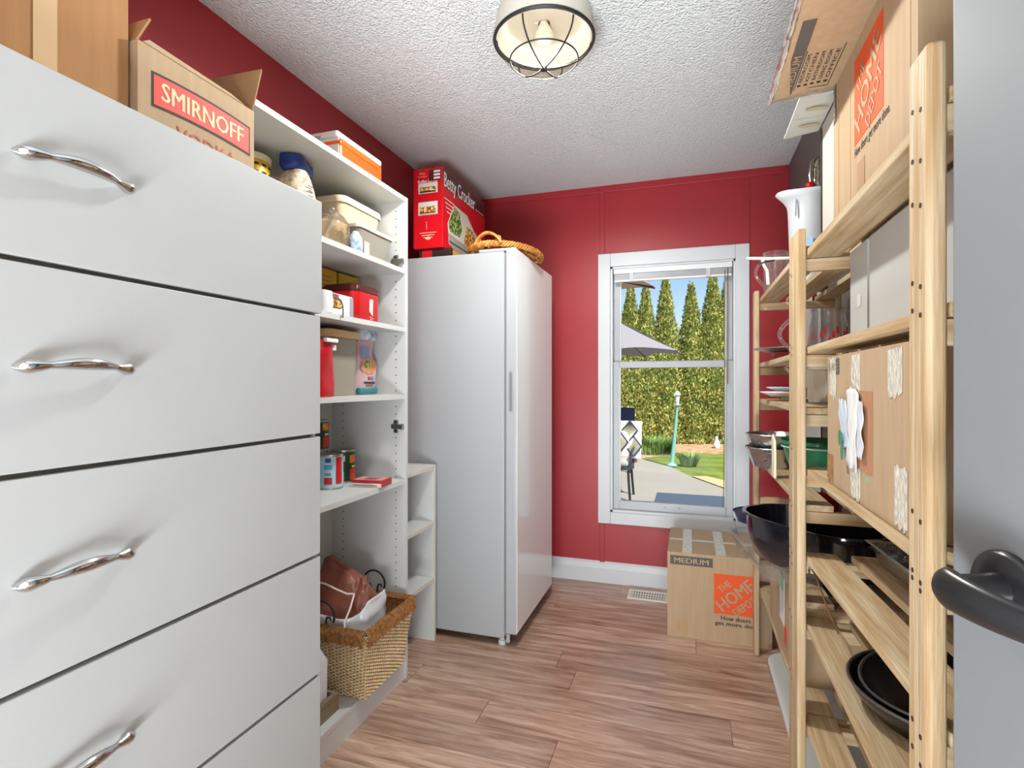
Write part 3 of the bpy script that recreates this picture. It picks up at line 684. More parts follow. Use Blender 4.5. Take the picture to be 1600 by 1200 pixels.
def pitf(u, v):
    a = u * 2 * PI; h = v * .335
    r = .062 + .012 * v + (.018 * max(0, (v - .88) / .12) ** 1.5)
    lip = max(0, math.cos(a - math.radians(200))) ** 6 * max(0, (v - .8) / .2) ** 2 * .032
    return Vector((.43 + (r + lip) * math.cos(a), 2.30 + (r + lip) * math.sin(a), 1.5815 + h + lip * .15))
g = G().grid(pitf, 36, 18, closeu=True); g.f.append(tuple(k * 18 for k in range(36))); g.build('body', PIT, pt, smooth=True, solid=.003)
el = [Vector((.43, 2.30, 0)) + Vector((.0735 * math.cos(math.radians(232 + 40 * math.cos(k * PI / 10))), .0735 * math.sin(math.radians(232 + 40 * math.cos(k * PI / 10))), 1.80 + .06 * math.sin(k * PI / 10))) for k in range(20)]
G().tube([(.372, 2.236, 1.885), (.371, 2.2355, 1.85), (.371, 2.2355, 1.825)], .004, 6).build('level_mark', C(170, 172, 178, .5), pt)
patch('blue_label', (.405, 2.2345, 1.70), (.95, -.3, 0), (0, 0, 1), .05, .08, C(150, 196, 226, .5), pt, .002)
ln = thing('glass_lantern', 'small ornate glass lantern with red knob behind the pitcher', 'lantern', (.47, 2.42, 1.58))
G().lathe([(.0, 0), (.036, 0), (.036, .02), (.026, .12), (.032, .25), (.036, .36), (.036, .50), (.030, .535)], (.500, 2.50, 1.5815), 10, cap=False).build('body', mat('antique_silver', (150, 140, 122), .3, metal=.9, bump=.4, bscale=50), ln, smooth=True)
G().tube([(.470, 2.47, 1.98), (.462, 2.468, 2.05), (.47, 2.47, 2.10), (.49, 2.47, 2.12), (.51, 2.475, 2.11)], .004, 6).build('bail', STEEL, ln, smooth=True)
G().lathe([(.001, 0), (.010, .003), (.017, .013), (.018, .02), (.014, .03), (.001, .036)], (.462, 2.46, 1.985), 16).build('knob', C(206, 20, 26, .3), ln, smooth=True)
for k in range(4): G().tube([(.468 + k * .016, 2.468, 1.62), (.469 + k * .016, 2.470, 1.85), (.468 + k * .016, 2.466, 2.08)], .0025, 5).build('filigree', STEEL, ln)

# shelf 1.292
def plate(name, label, cat, cx, cy, z, r, m, h=.02, group=None):
    o = G().lathe([(0, .002), (r * .55, .002), (r * .62, .005), (r * .95, h), (r, h + .001), (r, h - .002), (r * .63, .001), (0, 0)], (cx, cy, z), 40, cap=False).build(name, m, None, smooth=True)
    return tag(o, label, cat, group)
plate('metal_plate', 'thin grey metal plate overhanging the rack beside the glass mug', 'plate', .365, 2.35, 1.325, .125, mat('pewter', (150, 148, 142), .3, metal=.8), .014)
rd = thing('red_dish', 'red dish under the metal plate on the rack', 'dish', (.365, 2.35, 1.292)); G().lathe([(0, 0), (.05, 0), (.06, .03), (.055, .031), (.045, .006), (0, .006)], (.365, 2.35, 1.2935), 28, cap=False).build('bowl', C(168, 60, 52, .4), rd, smooth=True)
mug('clear glass mug beside the metal plate on the rack shelf', .365, 2.03, 1.2935, .045, .15, math.radians(200), mt=MUGG)
jg = thing('glass_measuring_jug', 'clear glass measuring jug with red markings on the rack', 'measuring jug', (.455, 2.1, 1.292))
G().lathe([(0, .002), (.058, .002), (.066, .02), (.058, .11), (.050, .145), (.056, .165), (.052, .166), (.046, .146), (.054, .11), (.062, .02), (0, .008)], (.455, 2.12, 1.2935), 32, cap=False).build('jug', MUGG, jg, smooth=True)
G().tube([(.505, 2.10, 1.45), (.54, 2.09, 1.44), (.545, 2.09, 1.38), (.52, 2.10, 1.34)], .006, 8).build('handle', MUGG, jg, smooth=True)
RM2 = C(206, 30, 58, .5)
for k in range(12):
    a = math.radians(195 + k * 11); rr2 = .0635; zz = 1.342 + (k % 3) * .014; c0 = Vector((.455 + rr2 * math.cos(a), 2.12 + rr2 * math.sin(a), zz)); tg = Vector((-math.sin(a), math.cos(a), 0))
    G().quad(c0 - tg * .005, c0 + tg * .005, c0 + tg * .003 + Vector((0, 0, .022)), c0 - tg * .003 + Vector((0, 0, .022)), .001).build('red_marking', RM2, jg)
# shelf 1.135
plate('plate', 'blue-rimmed white plate, upper of the two on the rack', 'plate', .38, 2.33, 1.1735, .095, C(190, 202, 216, .3), .014)
plate('plate', 'wide white plate, lower of the two on the rack', 'plate', .38, 2.33, 1.1495, .118, C(232, 232, 230, .3), .02)
B('plate_stand', .345, .415, 2.29, 2.37, 1.1365, 1.1490, C(226, 224, 218, .4)); tag(bpy.data.objects['plate_stand'], 'small white stand under the two plates on the rack', 'stand')
rk = thing('ribbed_crock', 'ribbed cream ceramic crock on the rack shelf', 'crock', (.46, 2.1, 1.135))
G().lathe([(0, 0), (.058, 0), (.062, .01), (.066, .11), (.070, .112), (.071, .124), (.066, .126), (.06, .115), (.055, .012), (0, .01)], (.456, 2.13, 1.1365), 64, cap=False, wave=.018, waven=20).build('body', C(236, 228, 212, .35), rk, smooth=True)
# shelf .868
def pan_loaf(label, cx, cy, z, r, h):
    t = thing('baking_tin', label, 'baking tin', (cx, cy, z))
    G().lathe([(0, .001), (r * .72, .001), (r * .95, h * .9), (r, h), (r + .003, h - .002), (r * .97, h * .86), (r * .74, -.001), (0, -.001)], (cx, cy, z), 48, cap=False, wave=.012, waven=18).build('tin', FOIL, t, smooth=True)
    G().tube([(cx + (r + .001) * math.cos(k * PI / 20), cy + (r + .001) * math.sin(k * PI / 20), z + h) for k in range(40)], .003, 6, closed=True).build('rolled_rim', FOIL, t, smooth=True)
    return t
pan_loaf('fluted foil baking tin, lower of the pair beside the green bowl', .325, 2.40, .8705, .108, .075)
pan_loaf('fluted foil baking tin, upper of the pair beside the green bowl', .325, 2.40, .9185, .106, .080)
gb = thing('green_bowl', 'green ribbed mixing bowl on the rack shelf', 'bowl', (.39, 2.0, .868))
GRN = mat('green_melamine', (22, 112, 76), .3, spec=.6)
GC = (.400, 2.01, .8715)
G().lathe([(0, .0), (.062, 0), (.066, .006), (.096, .09), (.105, .128), (.113, .132), (.114, .142), (.108, .143), (.098, .128), (.088, .09), (.06, .01), (0, .008)], GC, 48, cap=False, wave=.006, waven=14).build('bowl', GRN, gb, smooth=True)
G().tube([(GC[0] + .107 * math.cos(k * PI / 24), GC[1] + .107 * math.sin(k * PI / 24), GC[2] + .122) for k in range(48)], .003, 6, closed=True).build('lip_band', C(176, 206, 186, .4), gb, smooth=True)
ck = thing('cutting_board', 'small cream board standing upright in front of the green bowl', 'board', (.31, 2.0, .868))
G().poly([(.318, 1.985, .870), (.318, 2.045, .870), (.318, 2.05, 1.0), (.318, 2.04, 1.02), (.318, 1.995, 1.0), (.318, 1.985, .95)], (-1, 0, 0), .008).xf(Matrix.Translation((-.03, .10, 0))).build('board', C(238, 224, 190, .5), ck, bevel=.002)
md = thing('maroon_tray', 'flat maroon tray under the green bowl', 'tray', (.45, 1.9, .868)); G().box(.43, .58, 1.74, 1.88, .870, .884).build('tray', C(92, 20, 32, .4), md, bevel=.004)
# shelf .600 : glass dish, roaster
gd = thing('glass_baking_dish', 'clear glass baking dish under the black roaster', 'baking dish', (.30, 2.0, .60))
def rrect(cx, cy, a, b_, r, z, ang=0, n=8):
    out = []
    for (sx, sy, st) in ((1, 1, 0), (-1, 1, 1), (-1, -1, 2), (1, -1, 3)):
        for k in range(n + 1):
            w = (st + k / n) * PI / 2; x = sx * (a - r) + r * math.cos(w); y_ = sy * (b_ - r) + r * math.sin(w)
            out.append((cx + x * math.cos(ang) - y_ * math.sin(ang), cy + x * math.sin(ang) + y_ * math.cos(ang), z))
    return out
def vessel(levels, cap_bottom=True):
    g = G(); n = len(levels[0])
    for L in levels: g.v += L
    for j in range(len(levels) - 1):
        g.f += [(j * n + k, j * n + (k + 1) % n, (j + 1) * n + (k + 1) % n, (j + 1) * n + k) for k in range(n)]
    g.f.append(tuple(range((len(levels) - 1) * n, len(levels) * n)))
    return g
ga = math.radians(8)
vessel([rrect(.33, 2.00, .145, .21, .05, .601, ga), rrect(.33, 2.00, .150, .215, .05, .625, ga), rrect(.33, 2.0, .160, .225, .05, .655, ga), rrect(.33, 2.0, .170, .235, .05, .657, ga), rrect(.33, 2.0, .170, .235, .05, .660, ga), rrect(.33, 2.0, .155, .220, .05, .660, ga), rrect(.33, 2.0, .140, .205, .05, .608, ga)]).build('dish', MUGG, gd, smooth=True)
rs = thing('roasting_pan', 'black speckled enamel oval roaster in the glass dish', 'roaster', (.37, 1.96, .61))
def oval(cx, cy, a, b_, z, ang, n=48):
    out = []
    for k in range(n):
        w = 2 * PI * k / n; e = .8; x = a * math.copysign(abs(math.cos(w)) ** e, math.cos(w)); y_ = b_ * math.copysign(abs(math.sin(w)) ** e, math.sin(w))
        out.append((cx + x * math.cos(ang) - y_ * math.sin(ang), cy + x * math.sin(ang) + y_ * math.cos(ang), z))
    return out
RA = math.radians(-52); RC = (.378, 1.955)
ENAM = mat('black_enamel', (18, 20, 30), .15, spec=.6, coat=.5)
sz = [(.175, .105, .612), (.20, .125, .625), (.222, .142, .70), (.226, .146, .756), (.238, .156, .758), (.238, .156, .764), (.226, .146, .764), (.218, .138, .70), (.195, .118, .632), (.16, .095, .622)]
vessel([oval(RC[0], RC[1], a, b_, z, RA) for a, b_, z in sz]).build('pan_body', ENAM, rs, smooth=True)
dv = Vector((math.cos(RA), math.sin(RA), 0)); nv_ = Vector((-dv.y, dv.x, 0)); O = Vector((RC[0], RC[1], .745))
for s_ in (-1, 1):
    G().tube([O + dv * s_ * .222 + nv_ * .05, O + dv * s_ * .255 + nv_ * .045, O + dv * s_ * .268 + nv_ * .02, O + dv * s_ * .268 - nv_ * .02, O + dv * s_ * .255 - nv_ * .045, O + dv * s_ * .222 - nv_ * .05], .007, 8).build('loop_handle', ENAM, rs, smooth=True)
bh = thing('blue_pan', 'small dark blue enamel lid poking out behind the roaster', 'lid', (.2, 2.2, .66))
vessel([oval(.285, 2.28, .11, .075, .664, 2.6), oval(.285, 2.28, .125, .085, .70, 2.6), oval(.285, 2.28, .13, .09, .703, 2.6), oval(.285, 2.28, .12, .08, .695, 2.6)]).build('lid', C(24, 56, 98, .25), bh, smooth=True)
rp = thing('red_pot', 'red enamel pot at the far end of the rack shelf', 'pot', (.48, 2.45, .60))
G().lathe([(0, 0), (.075, 0), (.085, .02), (.088, .15), (.092, .152), (.084, .154), (.08, .02), (0, .01)], (.47, 2.43, .602), 32, cap=False).build('pot', C(214, 20, 22, .35), rp, smooth=True)
# low shelf box
lb = thing('moving_box', 'kraft moving box with paper label on the lowest far rack shelf', 'cardboard box', (.45, 2.07, .3))
carton(lb, .298, .578, 1.80, 2.32, .3015, .570, KRAFT)
patch('paper_label', (.298, 2.03, .475), Rl, Uu, .10, .16, PAPER, lb, .0008, .001); patch('label_flap', (.2965, 2.03, .530), Rl, Uu, .07, .05, C(120, 190, 140, .6), lb)
patch('red_mark', (.298, 1.965, .375), Rl, Uu, .05, .06, C(222, 70, 48, .6), lb)
patch('size_band', (.44, 1.80, .545), (1, 0, 0), Uu, .22, .03, GREYP, lb); text('LARGE', (.44, 1.7988, .545), (1, 0, 0), Uu, .1, .018, KRAFT, lb, bold=.014)
tg2 = thing('wire_tongs', 'brass wire tongs hanging under the near rack slats', 'tongs', (.33, 1.4, .62))
G().tube([(.30, 1.60, .694), (.302, 1.62, .704), (.308, 1.61, .708), (.312, 1.59, .700), (.31, 1.46, .670), (.312, 1.36, .648)], .0022, 6).build('wire', C(112, 78, 48, .5, metal=.3), tg2, smooth=True)
# white board on the floor under the rack
wd = thing('white_plastic_board', 'long white rounded plastic board on the floor under the rack', 'board', (.44, 2.1, 0))
vessel([rrect(.442, 2.05, .128, .57, .11, z, 0) if i not in (0,) else rrect(.442, 2.05, .120, .56, .105, z, 0) for i, z in enumerate((.002, .012, .028))] + [rrect(.442, 2.05, .118, .555, .10, .034, 0), rrect(.442, 2.05, .105, .54, .09, .030, 0)]).build('board', C(216, 220, 220, .4), wd, smooth=True)

# tall white framed panel behind the far rack corner
mp_ = thing('framed_panel', 'tall white framed panel with dark red inset in the back corner', 'panel', (.6, 3.2, 0))
B('frame_stile', .560, .612, 3.20, 3.225, .01, 1.75, C(226, 216, 216, .5), mp_); B('frame_stile', .636, .652, 3.20, 3.225, .01, 1.75, C(232, 230, 230, .5), mp_)
B('frame_rail', .612, .636, 3.20, 3.225, .01, .985, C(226, 220, 220, .5), mp_); B('inset', .612, .636, 3.208, 3.22, .985, 1.75, C(132, 14, 28, .4), mp_)

# ------------------------------------------------------------------ things on the freezer
und = thing('flat_box', 'dark flat box with red print under the red appliance box', 'box', (-1.2, 2.65, 1.81))
G().box(-1.285, -1.115, 2.42, 2.96, 1.8095, 1.868).build('carton', C(44, 30, 26, .5), und, bevel=.002)
patch('red_print', (-1.24, 2.42, 1.845), (1, 0, 0), Uu, .055, .035, REDP, und); patch('yellow_print', (-1.115, 2.60, 1.84), (0, 1, 0), Uu, .30, .05, C(196, 160, 70, .5), und)
bc = thing('appliance_box', 'red appliance box with food photos standing on the freezer', 'box', (-1.23, 2.7, 1.87))
bx0, bx1, by0, by1, bz0, bz1 = -1.305, -1.145, 2.40, 2.97, 1.869, 2.262
REDB = mat('glossy_red_print', (204, 18, 30), .3, spec=.5)
G().box(bx0, bx1, by0, by1, bz0, bz1).build('carton', REDB, bc, bevel=.002)
def photo_mat(name, cols, scale):
    m = bpy.data.materials.new(name); m.use_nodes = True; n = m.node_tree.nodes; l = m.node_tree.links; b = n['Principled BSDF']
    tc = n.new('ShaderNodeTexCoord'); vo = n.new('ShaderNodeTexVoronoi'); vo.inputs['Scale'].default_value = scale; l.new(tc.outputs['Object'], vo.inputs[0])
    sp_ = n.new('ShaderNodeSeparateColor'); l.new(vo.outputs['Color'], sp_.inputs[0]); r = n.new('ShaderNodeValToRGB'); r.color_ramp.interpolation = 'CONSTANT'
    e = r.color_ramp.elements; e[0].color = (*lin(cols[0]), 1); e[1].position = 1 / len(cols); e[1].color = (*lin(cols[1]), 1)
    for i in range(2, len(cols)): k = e.new(i / len(cols)); k.color = (*lin(cols[i]), 1)
    l.new(sp_.outputs[0], r.inputs[0]); l.new(r.outputs[0], b.inputs['Base Color']); b.inputs['Roughness'].default_value = .35
    return m
FOOD = photo_mat('food_print', [(226, 176, 60), (150, 52, 34), (92, 120, 48), (230, 208, 150), (196, 110, 50)], 110)
GREENF = photo_mat('greens_print', [(58, 92, 40), (120, 150, 78), (86, 120, 52), (170, 184, 120)], 90)
RF = (1, 0, 0)
for zc, zz in ((2.165, .052), (2.065, .064)):
    ph_ = patch('printed_photo', (-1.225, by0, zc), RF, Uu, .105, zz, C(214, 212, 206, .4), bc)
    patch('printed_food', (-1.225, by0 - .0012, zc - .008), RF, Uu, .085, zz * .5, FOOD, ph_)
    patch('printed_tray', (-1.225, by0 - .0012, zc - zz * .38), RF, Uu, .09, zz * .16, C(170, 170, 166, .4), ph_)
patch('printed_panel', (-1.188, by0, 2.225), RF, Uu, .065, .055, C(92, 26, 26, .4), bc)
text('Betty\nCrocker', (-1.255, by0, 2.232), RF, Uu, .05, .026, C(240, 170, 160, .5), bc)
for i in range(3): patch('print_block', (-1.176, by0 - .001, 2.242 - i * .016), RF, Uu, .034, .010, WHITEP, bc)
text('Buffet Server', (-1.225, by0, 2.200), RF, Uu, .11, .014, WHITEP, bc, bold=.014)
for i in range(3): patch('print_line', (-1.225, by0, 1.945 - i * .012), RF, Uu, .09 - .02 * i, .003, C(240, 190, 180, .5), bc)
for i in range(4): patch('print_dot', (-1.232, by0, 1.995 - i * .01), RF, Uu, .003, .003, WHITEP, bc)
el = [(-1.225 + .014 * math.cos(k * PI / 8), by0, 1.918 + .008 * math.sin(k * PI / 8)) for k in range(16)]; G().poly(el, (0, -1, 0), .001).build('seal', C(226, 190, 120, .4), bc)
RY = (0, 1, 0)
patch('dark_banner', (bx1, 2.685, 2.215), RY, Uu, .56, .085, C(74, 20, 24, .35), bc)
text('Betty Crocker', (bx1 + .0012, 2.61, 2.195), RY, Uu, .40, .095, WHITEP, bc, bold=.014)
patch('banner_line', (bx1 + .0012, 2.88, 2.18), RY, Uu, .12, .006, C(200, 180, 176, .4), bc)
for i in range(4): patch('print_line', (bx1, 2.475 + .01 * i, 2.115 - i * .020), RY, Uu, .12, .005, C(246, 206, 200, .5), bc)
pg = G().poly([(bx1 + .0004, y_, z_) for y_, z_ in ((2.455, 2.0), (2.53, 2.115), (2.70, 2.11), (2.80, 2.05), (2.95, 2.0), (2.95, 1.875), (2.60, 1.873), (2.47, 1.90))], (1, 0, 0), .0006).build('printed_photo', C(206, 200, 186, .4), bc)
pp = G().poly([(bx1 + .0011, y_, z_) for y_, z_ in ((2.465, 2.0), (2.53, 2.105), (2.60, 2.09), (2.63, 2.01), (2.60, 1.965), (2.48, 1.965))], (1, 0, 0), .0005).build('printed_greens', GREENF, pg)
G().poly([(bx1 + .0011, y_, z_) for y_, z_ in ((2.66, 1.96), (2.70, 2.05), (2.78, 2.04), (2.82, 2.0), (2.94, 1.98), (2.94, 1.93), (2.66, 1.93))], (1, 0, 0), .0005).build('printed_food', FOOD, pg)
G().poly([(bx1 + .0013, y_, z_) for y_, z_ in ((2.458, 1.955), (2.60, 1.945), (2.95, 1.93), (2.95, 1.878), (2.60, 1.876), (2.475, 1.90))], (1, 0, 0), .0005).build('printed_warmer', C(158, 156, 150, .35), pg)
G().poly([(bx1 + .0019, y_, z_) for y_, z_ in ((2.47, 1.918), (2.95, 1.908), (2.95, 1.902), (2.475, 1.910))], (1, 0, 0), .0004).build('printed_edge', C(70, 62, 60, .4), pg)

wt = thing('wicker_tray', 'oval golden wicker tray with arched handles on the freezer', 'wicker tray', (-.87, 2.56, 1.816))
WIC = mat('golden_wicker', (214, 150, 70), .45, col2=(170, 104, 40), scale=30, rnd=.05)
TCx, TCy, TZ = -.885, 2.600, 1.834
def ell(a, r=1, dz=0): return Vector((TCx + .172 * r * math.cos(a), TCy + .265 * r * math.sin(a), TZ + dz))
for s_ in range(4):
    G().tube([ell(k * 2 * PI / 120, 1 + .035 * math.cos(k * 2 * PI / 120 * 22 + s_ * PI / 2), .014 + .012 * math.sin(k * 2 * PI / 120 * 22 + s_ * PI / 2)) for k in range(120)], .0055, 6, closed=True).build('rim_strand', WIC, wt, smooth=True)
for r in (.3, .42, .54, .66, .78, .9): G().tube([ell(k * 2 * PI / 60, r, -.005) for k in range(60)], .005, 6, closed=True).build('base_coil', WIC, wt, smooth=True)
for k in range(12): G().tube([ell(k * PI / 6, .15, -.001), ell(k * PI / 6, .97, -.001)], .004, 6).build('spoke', WIC, wt)
for s_ in (-1, 1):
    yc = TCy + s_ * .262
    for dxy in (-.006, .006): G().tube([(TCx - .065 + .13 * k / 10, yc + dxy + s_ * .01 * math.sin(k / 10 * PI), TZ + .012 + .050 * math.sin(k / 10 * PI) ** .7) for k in range(11)], .0065, 8).build('arched_handle', WIC, wt, smooth=True)
    for xx in (-.05, .05):
        G().tube([(TCx + xx + .012 * math.cos(k * PI / 4), yc, TZ + .03 + .018 * math.sin(k * PI / 4)) for k in range(8)], .003, 5, closed=True).build('wrap', WIC, wt, smooth=True)

# ------------------------------------------------------------------ things in the cabinet
# on top
ob = thing('storage_tub', 'orange and white lidded plastic tub on top of the cabinet', 'plastic tub', (-1.28, 1.78, 1.962))
G().box(-1.37, -1.195, 1.655, 1.935, 1.9625, 2.090).build('tub', C(246, 92, 26, .35), ob, bevel=.01)
G().box(-1.375, -1.190, 1.65, 1.90, 2.062, 2.080).build('rolled_lip', C(250, 104, 30, .35), ob, bevel=.006)
G().box(-1.38, -1.20, 1.645, 1.942, 2.090, 2.114).build('lid', C(226, 226, 220, .35), ob, bevel=.008)
G().box(-1.37, -1.20, 1.6515, 1.6552, 1.99, 2.088).build('white_panel', C(226, 224, 218, .35), ob)
patch('lid_text', (-1.30, 1.645, 2.095), (1, 0, 0), Uu, .06, .01, C(170, 172, 174, .5), ob)
# top compartment
yt = thing('yellow_tin', 'yellow tin with black print and cream lid in the top compartment', 'tin', (-1.27, 1.36, 1.667))
G().lathe([(0, 0), (.055, 0), (.055, .22), (0, .22)], (-1.305, 1.352, 1.668), 28, cap=False).build('tin', mat('yellow_print', (236, 196, 30), .4, col2=(190, 150, 20), scale=40), yt, smooth=True)
for i in range(4):
    for j in range(4):
        a = math.radians(-60 + i * 28); c0 = Vector((-1.305 + .0556 * math.cos(a), 1.352 + .0556 * math.sin(a), 1.80 + j * .024)); tg = Vector((-math.sin(a), math.cos(a), 0))
        G().quad(c0 - tg * .008, c0 + tg * .008, c0 + tg * .008 + Vector((0, 0, .007)), c0 - tg * .008 + Vector((0, 0, .007)), .0006).build('black_print', BLACKP, yt)
G().lathe([(0, .0), (.059, .0), (.060, .018), (.055, .022), (0, .022)], (-1.305, 1.352, 1.889), 28, cap=False).build('lid', C(226, 214, 180, .4), yt, smooth=True)
gj = thing('clear_canister', 'grey translucent canister with cream lid behind the yellow tin', 'canister', (-1.33, 1.47, 1.667))
G().lathe([(0, 0), (.05, 0), (.052, .2), (0, .2)], (-1.34, 1.50, 1.668), 24, cap=False).build('jar', C(170, 168, 164, .3), gj, smooth=True)
G().lathe([(0, 0), (.056, 0), (.057, .02), (0, .024)], (-1.34, 1.50, 1.868), 24, cap=False).build('lid', C(224, 212, 180, .4), gj, smooth=True)

def bagmesh(cx, cy, z0, a, b_, h, seed, top=.25, crumple=.02, pw=.6):
    def fn(u, v):
        w = u * 2 * PI; k = 1.0 if v < .72 else 1 - (1 - top) * ((v - .72) / .28)
        k *= .92 + .10 * math.sin(min(v / .72, 1) * PI)
        c_, s_ = math.cos(w), math.sin(w); x = math.copysign(abs(c_) ** pw, c_) * a * (k if v < .9 else max(k, .5)); y_ = math.copysign(abs(s_) ** pw, s_) * b_ * (1 if v < .72 else 1 - .1 * (v - .72) / .28) if False else math.copysign(abs(s_) ** pw, s_) * b_ * k
        n_ = noise.noise(Vector((x * 14 + seed, y_ * 14, v * h * 14))) * crumple * (0.2 + v)
        d = Vector((c_, s_, 0))
        return Vector((cx + x, cy + y_, z0 + v * h)) + d * n_ + Vector((0, 0, n_ * .6 * (v > .8)))
    g = G().grid(fn, 36, 22, closeu=True); g.f.append(tuple(k * 22 for k in range(36))); g.f.append(tuple(k * 22 + 21 for k in range(36)))
    return g
fb = thing('flour_bag', 'cream paper flour bag with rolled blue top in the cabinet', 'bag', (-1.27, 1.46, 1.667))
bagmesh(-1.225, 1.460, 1.668, .055, .056, .235, 3, .55, .012).build('bag', mat('flour_paper', (226, 208, 176), .6, col2=(150, 130, 120), scale=60), fb, smooth=True)
bagmesh(-1.225, 1.475, 1.892, .030, .056, .036, 9, .9, .03).build('rolled_top', mat('blue_bag_print', (36, 66, 150), .3, var=.4, scale=60), fb, smooth=True)
for i in range(5): patch('print_line', (-1.1715, 1.46, 1.84 - i * .016), RY, Uu, .024, .004, C(90, 92, 130, .6), fb, .003)
# shelf 1.667
lc = thing('lidded_container', 'cloudy plastic container with cream lid, lower of the stacked pair', 'food container', (-1.25, 1.82, 1.667))
vessel([rrect(-1.25, 1.825, .085, .105, .02, 1.670), rrect(-1.25, 1.825, .098, .118, .022, 1.780), rrect(-1.25, 1.825, .095, .115, .02, 1.780), rrect(-1.25, 1.825, .082, .102, .02, 1.673)]).build('tub', CLEAR_PLASTIC, lc, smooth=True)
vessel([rrect(-1.25, 1.825, .104, .124, .024, 1.778), rrect(-1.25, 1.825, .106, .126, .024, 1.790), rrect(-1.25, 1.825, .10, .12, .024, 1.793)][::1]).build('lid', C(232, 222, 198, .4), lc, smooth=True)
G().box(-1.30, -1.20, 1.77, 1.88, 1.6745, 1.71).build('contents', C(176, 168, 150, .6), lc); G().box(-1.20, -1.165, 1.79, 1.86, 1.70, 1.75).build('contents', C(86, 80, 76, .6), lc)
uc = thing('lidded_container', 'beige container with ridged lid, upper of the stacked pair', 'food container', (-1.28, 1.80, 1.793))
vessel([rrect(-1.285, 1.79, .085, .120, .03, 1.7945), rrect(-1.285, 1.79, .095, .13, .03, 1.862), rrect(-1.285, 1.79, .09, .125, .03, 1.862)]).build('tub', C(212, 196, 164, .4), uc, smooth=True)
vessel([rrect(-1.285, 1.79, .10, .135, .034, 1.860), rrect(-1.285, 1.79, .103, .138, .034, 1.870), rrect(-1.285, 1.79, .10, .135, .034, 1.884), rrect(-1.285, 1.79, .085, .12, .03, 1.886)]).build('lid', C(222, 208, 180, .35), uc, smooth=True)
for i in range(5): G().tube([(-1.184 - .0, 1.70 + i * .0, 1.8735 + (i - 2) * .0035), (-1.184, 1.88, 1.8735 + (i - 2) * .0035)], .001, 4).build('ridge', C(234, 224, 204, .4), uc)
pl = thing('pastry_shells', 'stack of fluted pastry shells in a clear bag on the shelf', 'pastry shells', (-1.2, 1.52, 1.667))
for i in range(4): G().lathe([(0, 0), (.05, 0), (.064, .034), (.060, .036), (.047, .004), (0, .004)], (-1.20, 1.592, 1.669 + i * .018), 48, cap=False, wave=.03, waven=14).build('shell', C(224, 198, 156, .7), pl, smooth=True)
bagmesh(-1.20, 1.592, 1.6685, .068, .068, .135, 5, .4, .02, .8).build('clear_bag', glass_mat('thin_bag', (248, 246, 242), .35, .10, (240, 232, 220)), pl, smooth=True)
sb = thing('twisted_bag', 'small blue and white plastic bag beside the pastry shells', 'bag', (-1.13, 1.64, 1.667))
bagmesh(-1.122, 1.650, 1.6685, .016, .026, .070, 12, .5, .015, .9).build('bag', mat('blue_white_film', (66, 132, 206), .3, col2=(226, 232, 240), scale=45), sb, smooth=True)
rbk = thing('red_booklet', 'small red and cream packet leaning on the lower container', 'packet', (-1.13, 1.70, 1.667))
G().box(-1.148, -1.136, 1.675, 1.715, 1.6685, 1.715).build('packet', C(160, 60, 44, .5), rbk); G().box(-1.136, -1.128, 1.705, 1.738, 1.6685, 1.722).build('cream_edge', C(222, 200, 172, .6), rbk)
# shelf 1.430
for nm, lab, ya, yb2, zc in (('yellow_carton', 'bright yellow carton at the back of the shelf, left one', 1.62, 1.800, 1.640), ('yellow_carton', 'olive yellow carton at the back of the shelf behind red tin', 1.815, 1.948, 1.640)):
    t = thing(nm, lab, 'carton', (-1.36, (ya + yb2) / 2, 1.43)); cc = C(228, 170, 18, .5, var=.15) if ya < 1.7 else C(196, 160, 22, .5, var=.2)
    G().box(-1.41, -1.315, ya, yb2, 1.431, zc).build('carton', cc, t, bevel=.002)
    for i in range(4): patch('print_line', (-1.315, (ya + yb2) / 2 + .02, zc - .03 - i * .016), RY, Uu, .07, .004, C(150, 116, 14, .5), t)
    patch('print_block', (-1.315, ya + .04, 1.52), RY, Uu, .05, .05, C(178, 58, 26, .5), t)
wc = thing('white_carton', 'white carton with oval window on the cabinet shelf', 'carton', (-1.2, 1.56, 1.43))
G().box(-1.30, -1.155, 1.455, 1.672, 1.431, 1.512).build('carton', mat('white_gloss_card', (232, 230, 228), .35, var=.05, scale=20), wc, bevel=.003)
G().box(-1.302, -1.153, 1.655, 1.674, 1.4312, 1.508).build('grey_end', C(150, 148, 158, .4), wc)
el = [(-1.1548, 1.575 + (.018 if math.cos(k * PI / 12) > 0 else -.018) + .020 * math.cos(k * PI / 12), 1.478 + .018 * math.sin(k * PI / 12)) for k in range(24)]
wo = G().poly(el, (1, 0, 0), .001).build('oval_window', C(44, 30, 24, .3), wc)
el2 = [(-1.1536, 1.575 + (p[1] - 1.575) * .86, 1.478 + (p[2] - 1.478) * .8) for p in el]; G().poly(el2, (1, 0, 0), .0006).build('window_contents', FOOD, wo)
patch('red_stripe', (-1.155, 1.53, 1.504), RY, Uu, .12, .010, C(150, 60, 70, .5), wc)
sj = thing('sauce_jar', 'small jar with red and white lid at the cabinet shelf edge', 'jar', (-1.32, 1.60, 1.43))
G().lathe([(0, 0), (.028, 0), (.03, .09), (.022, .11), (0, .11)], (-1.335, 1.56, 1.431), 18, cap=False).build('jar', C(214, 200, 190, .3), sj, smooth=True); G().lathe([(.024, .11), (.026, .112), (.026, .14), (0, .142)], (-1.335, 1.56, 1.431), 18, cap=False).build('lid', C(150, 40, 30, .4), sj, smooth=True)
wk = thing('power_cord', 'white plug with grey cord hanging over the shelf edge', 'cord', (-1.12, 1.5, 1.43))
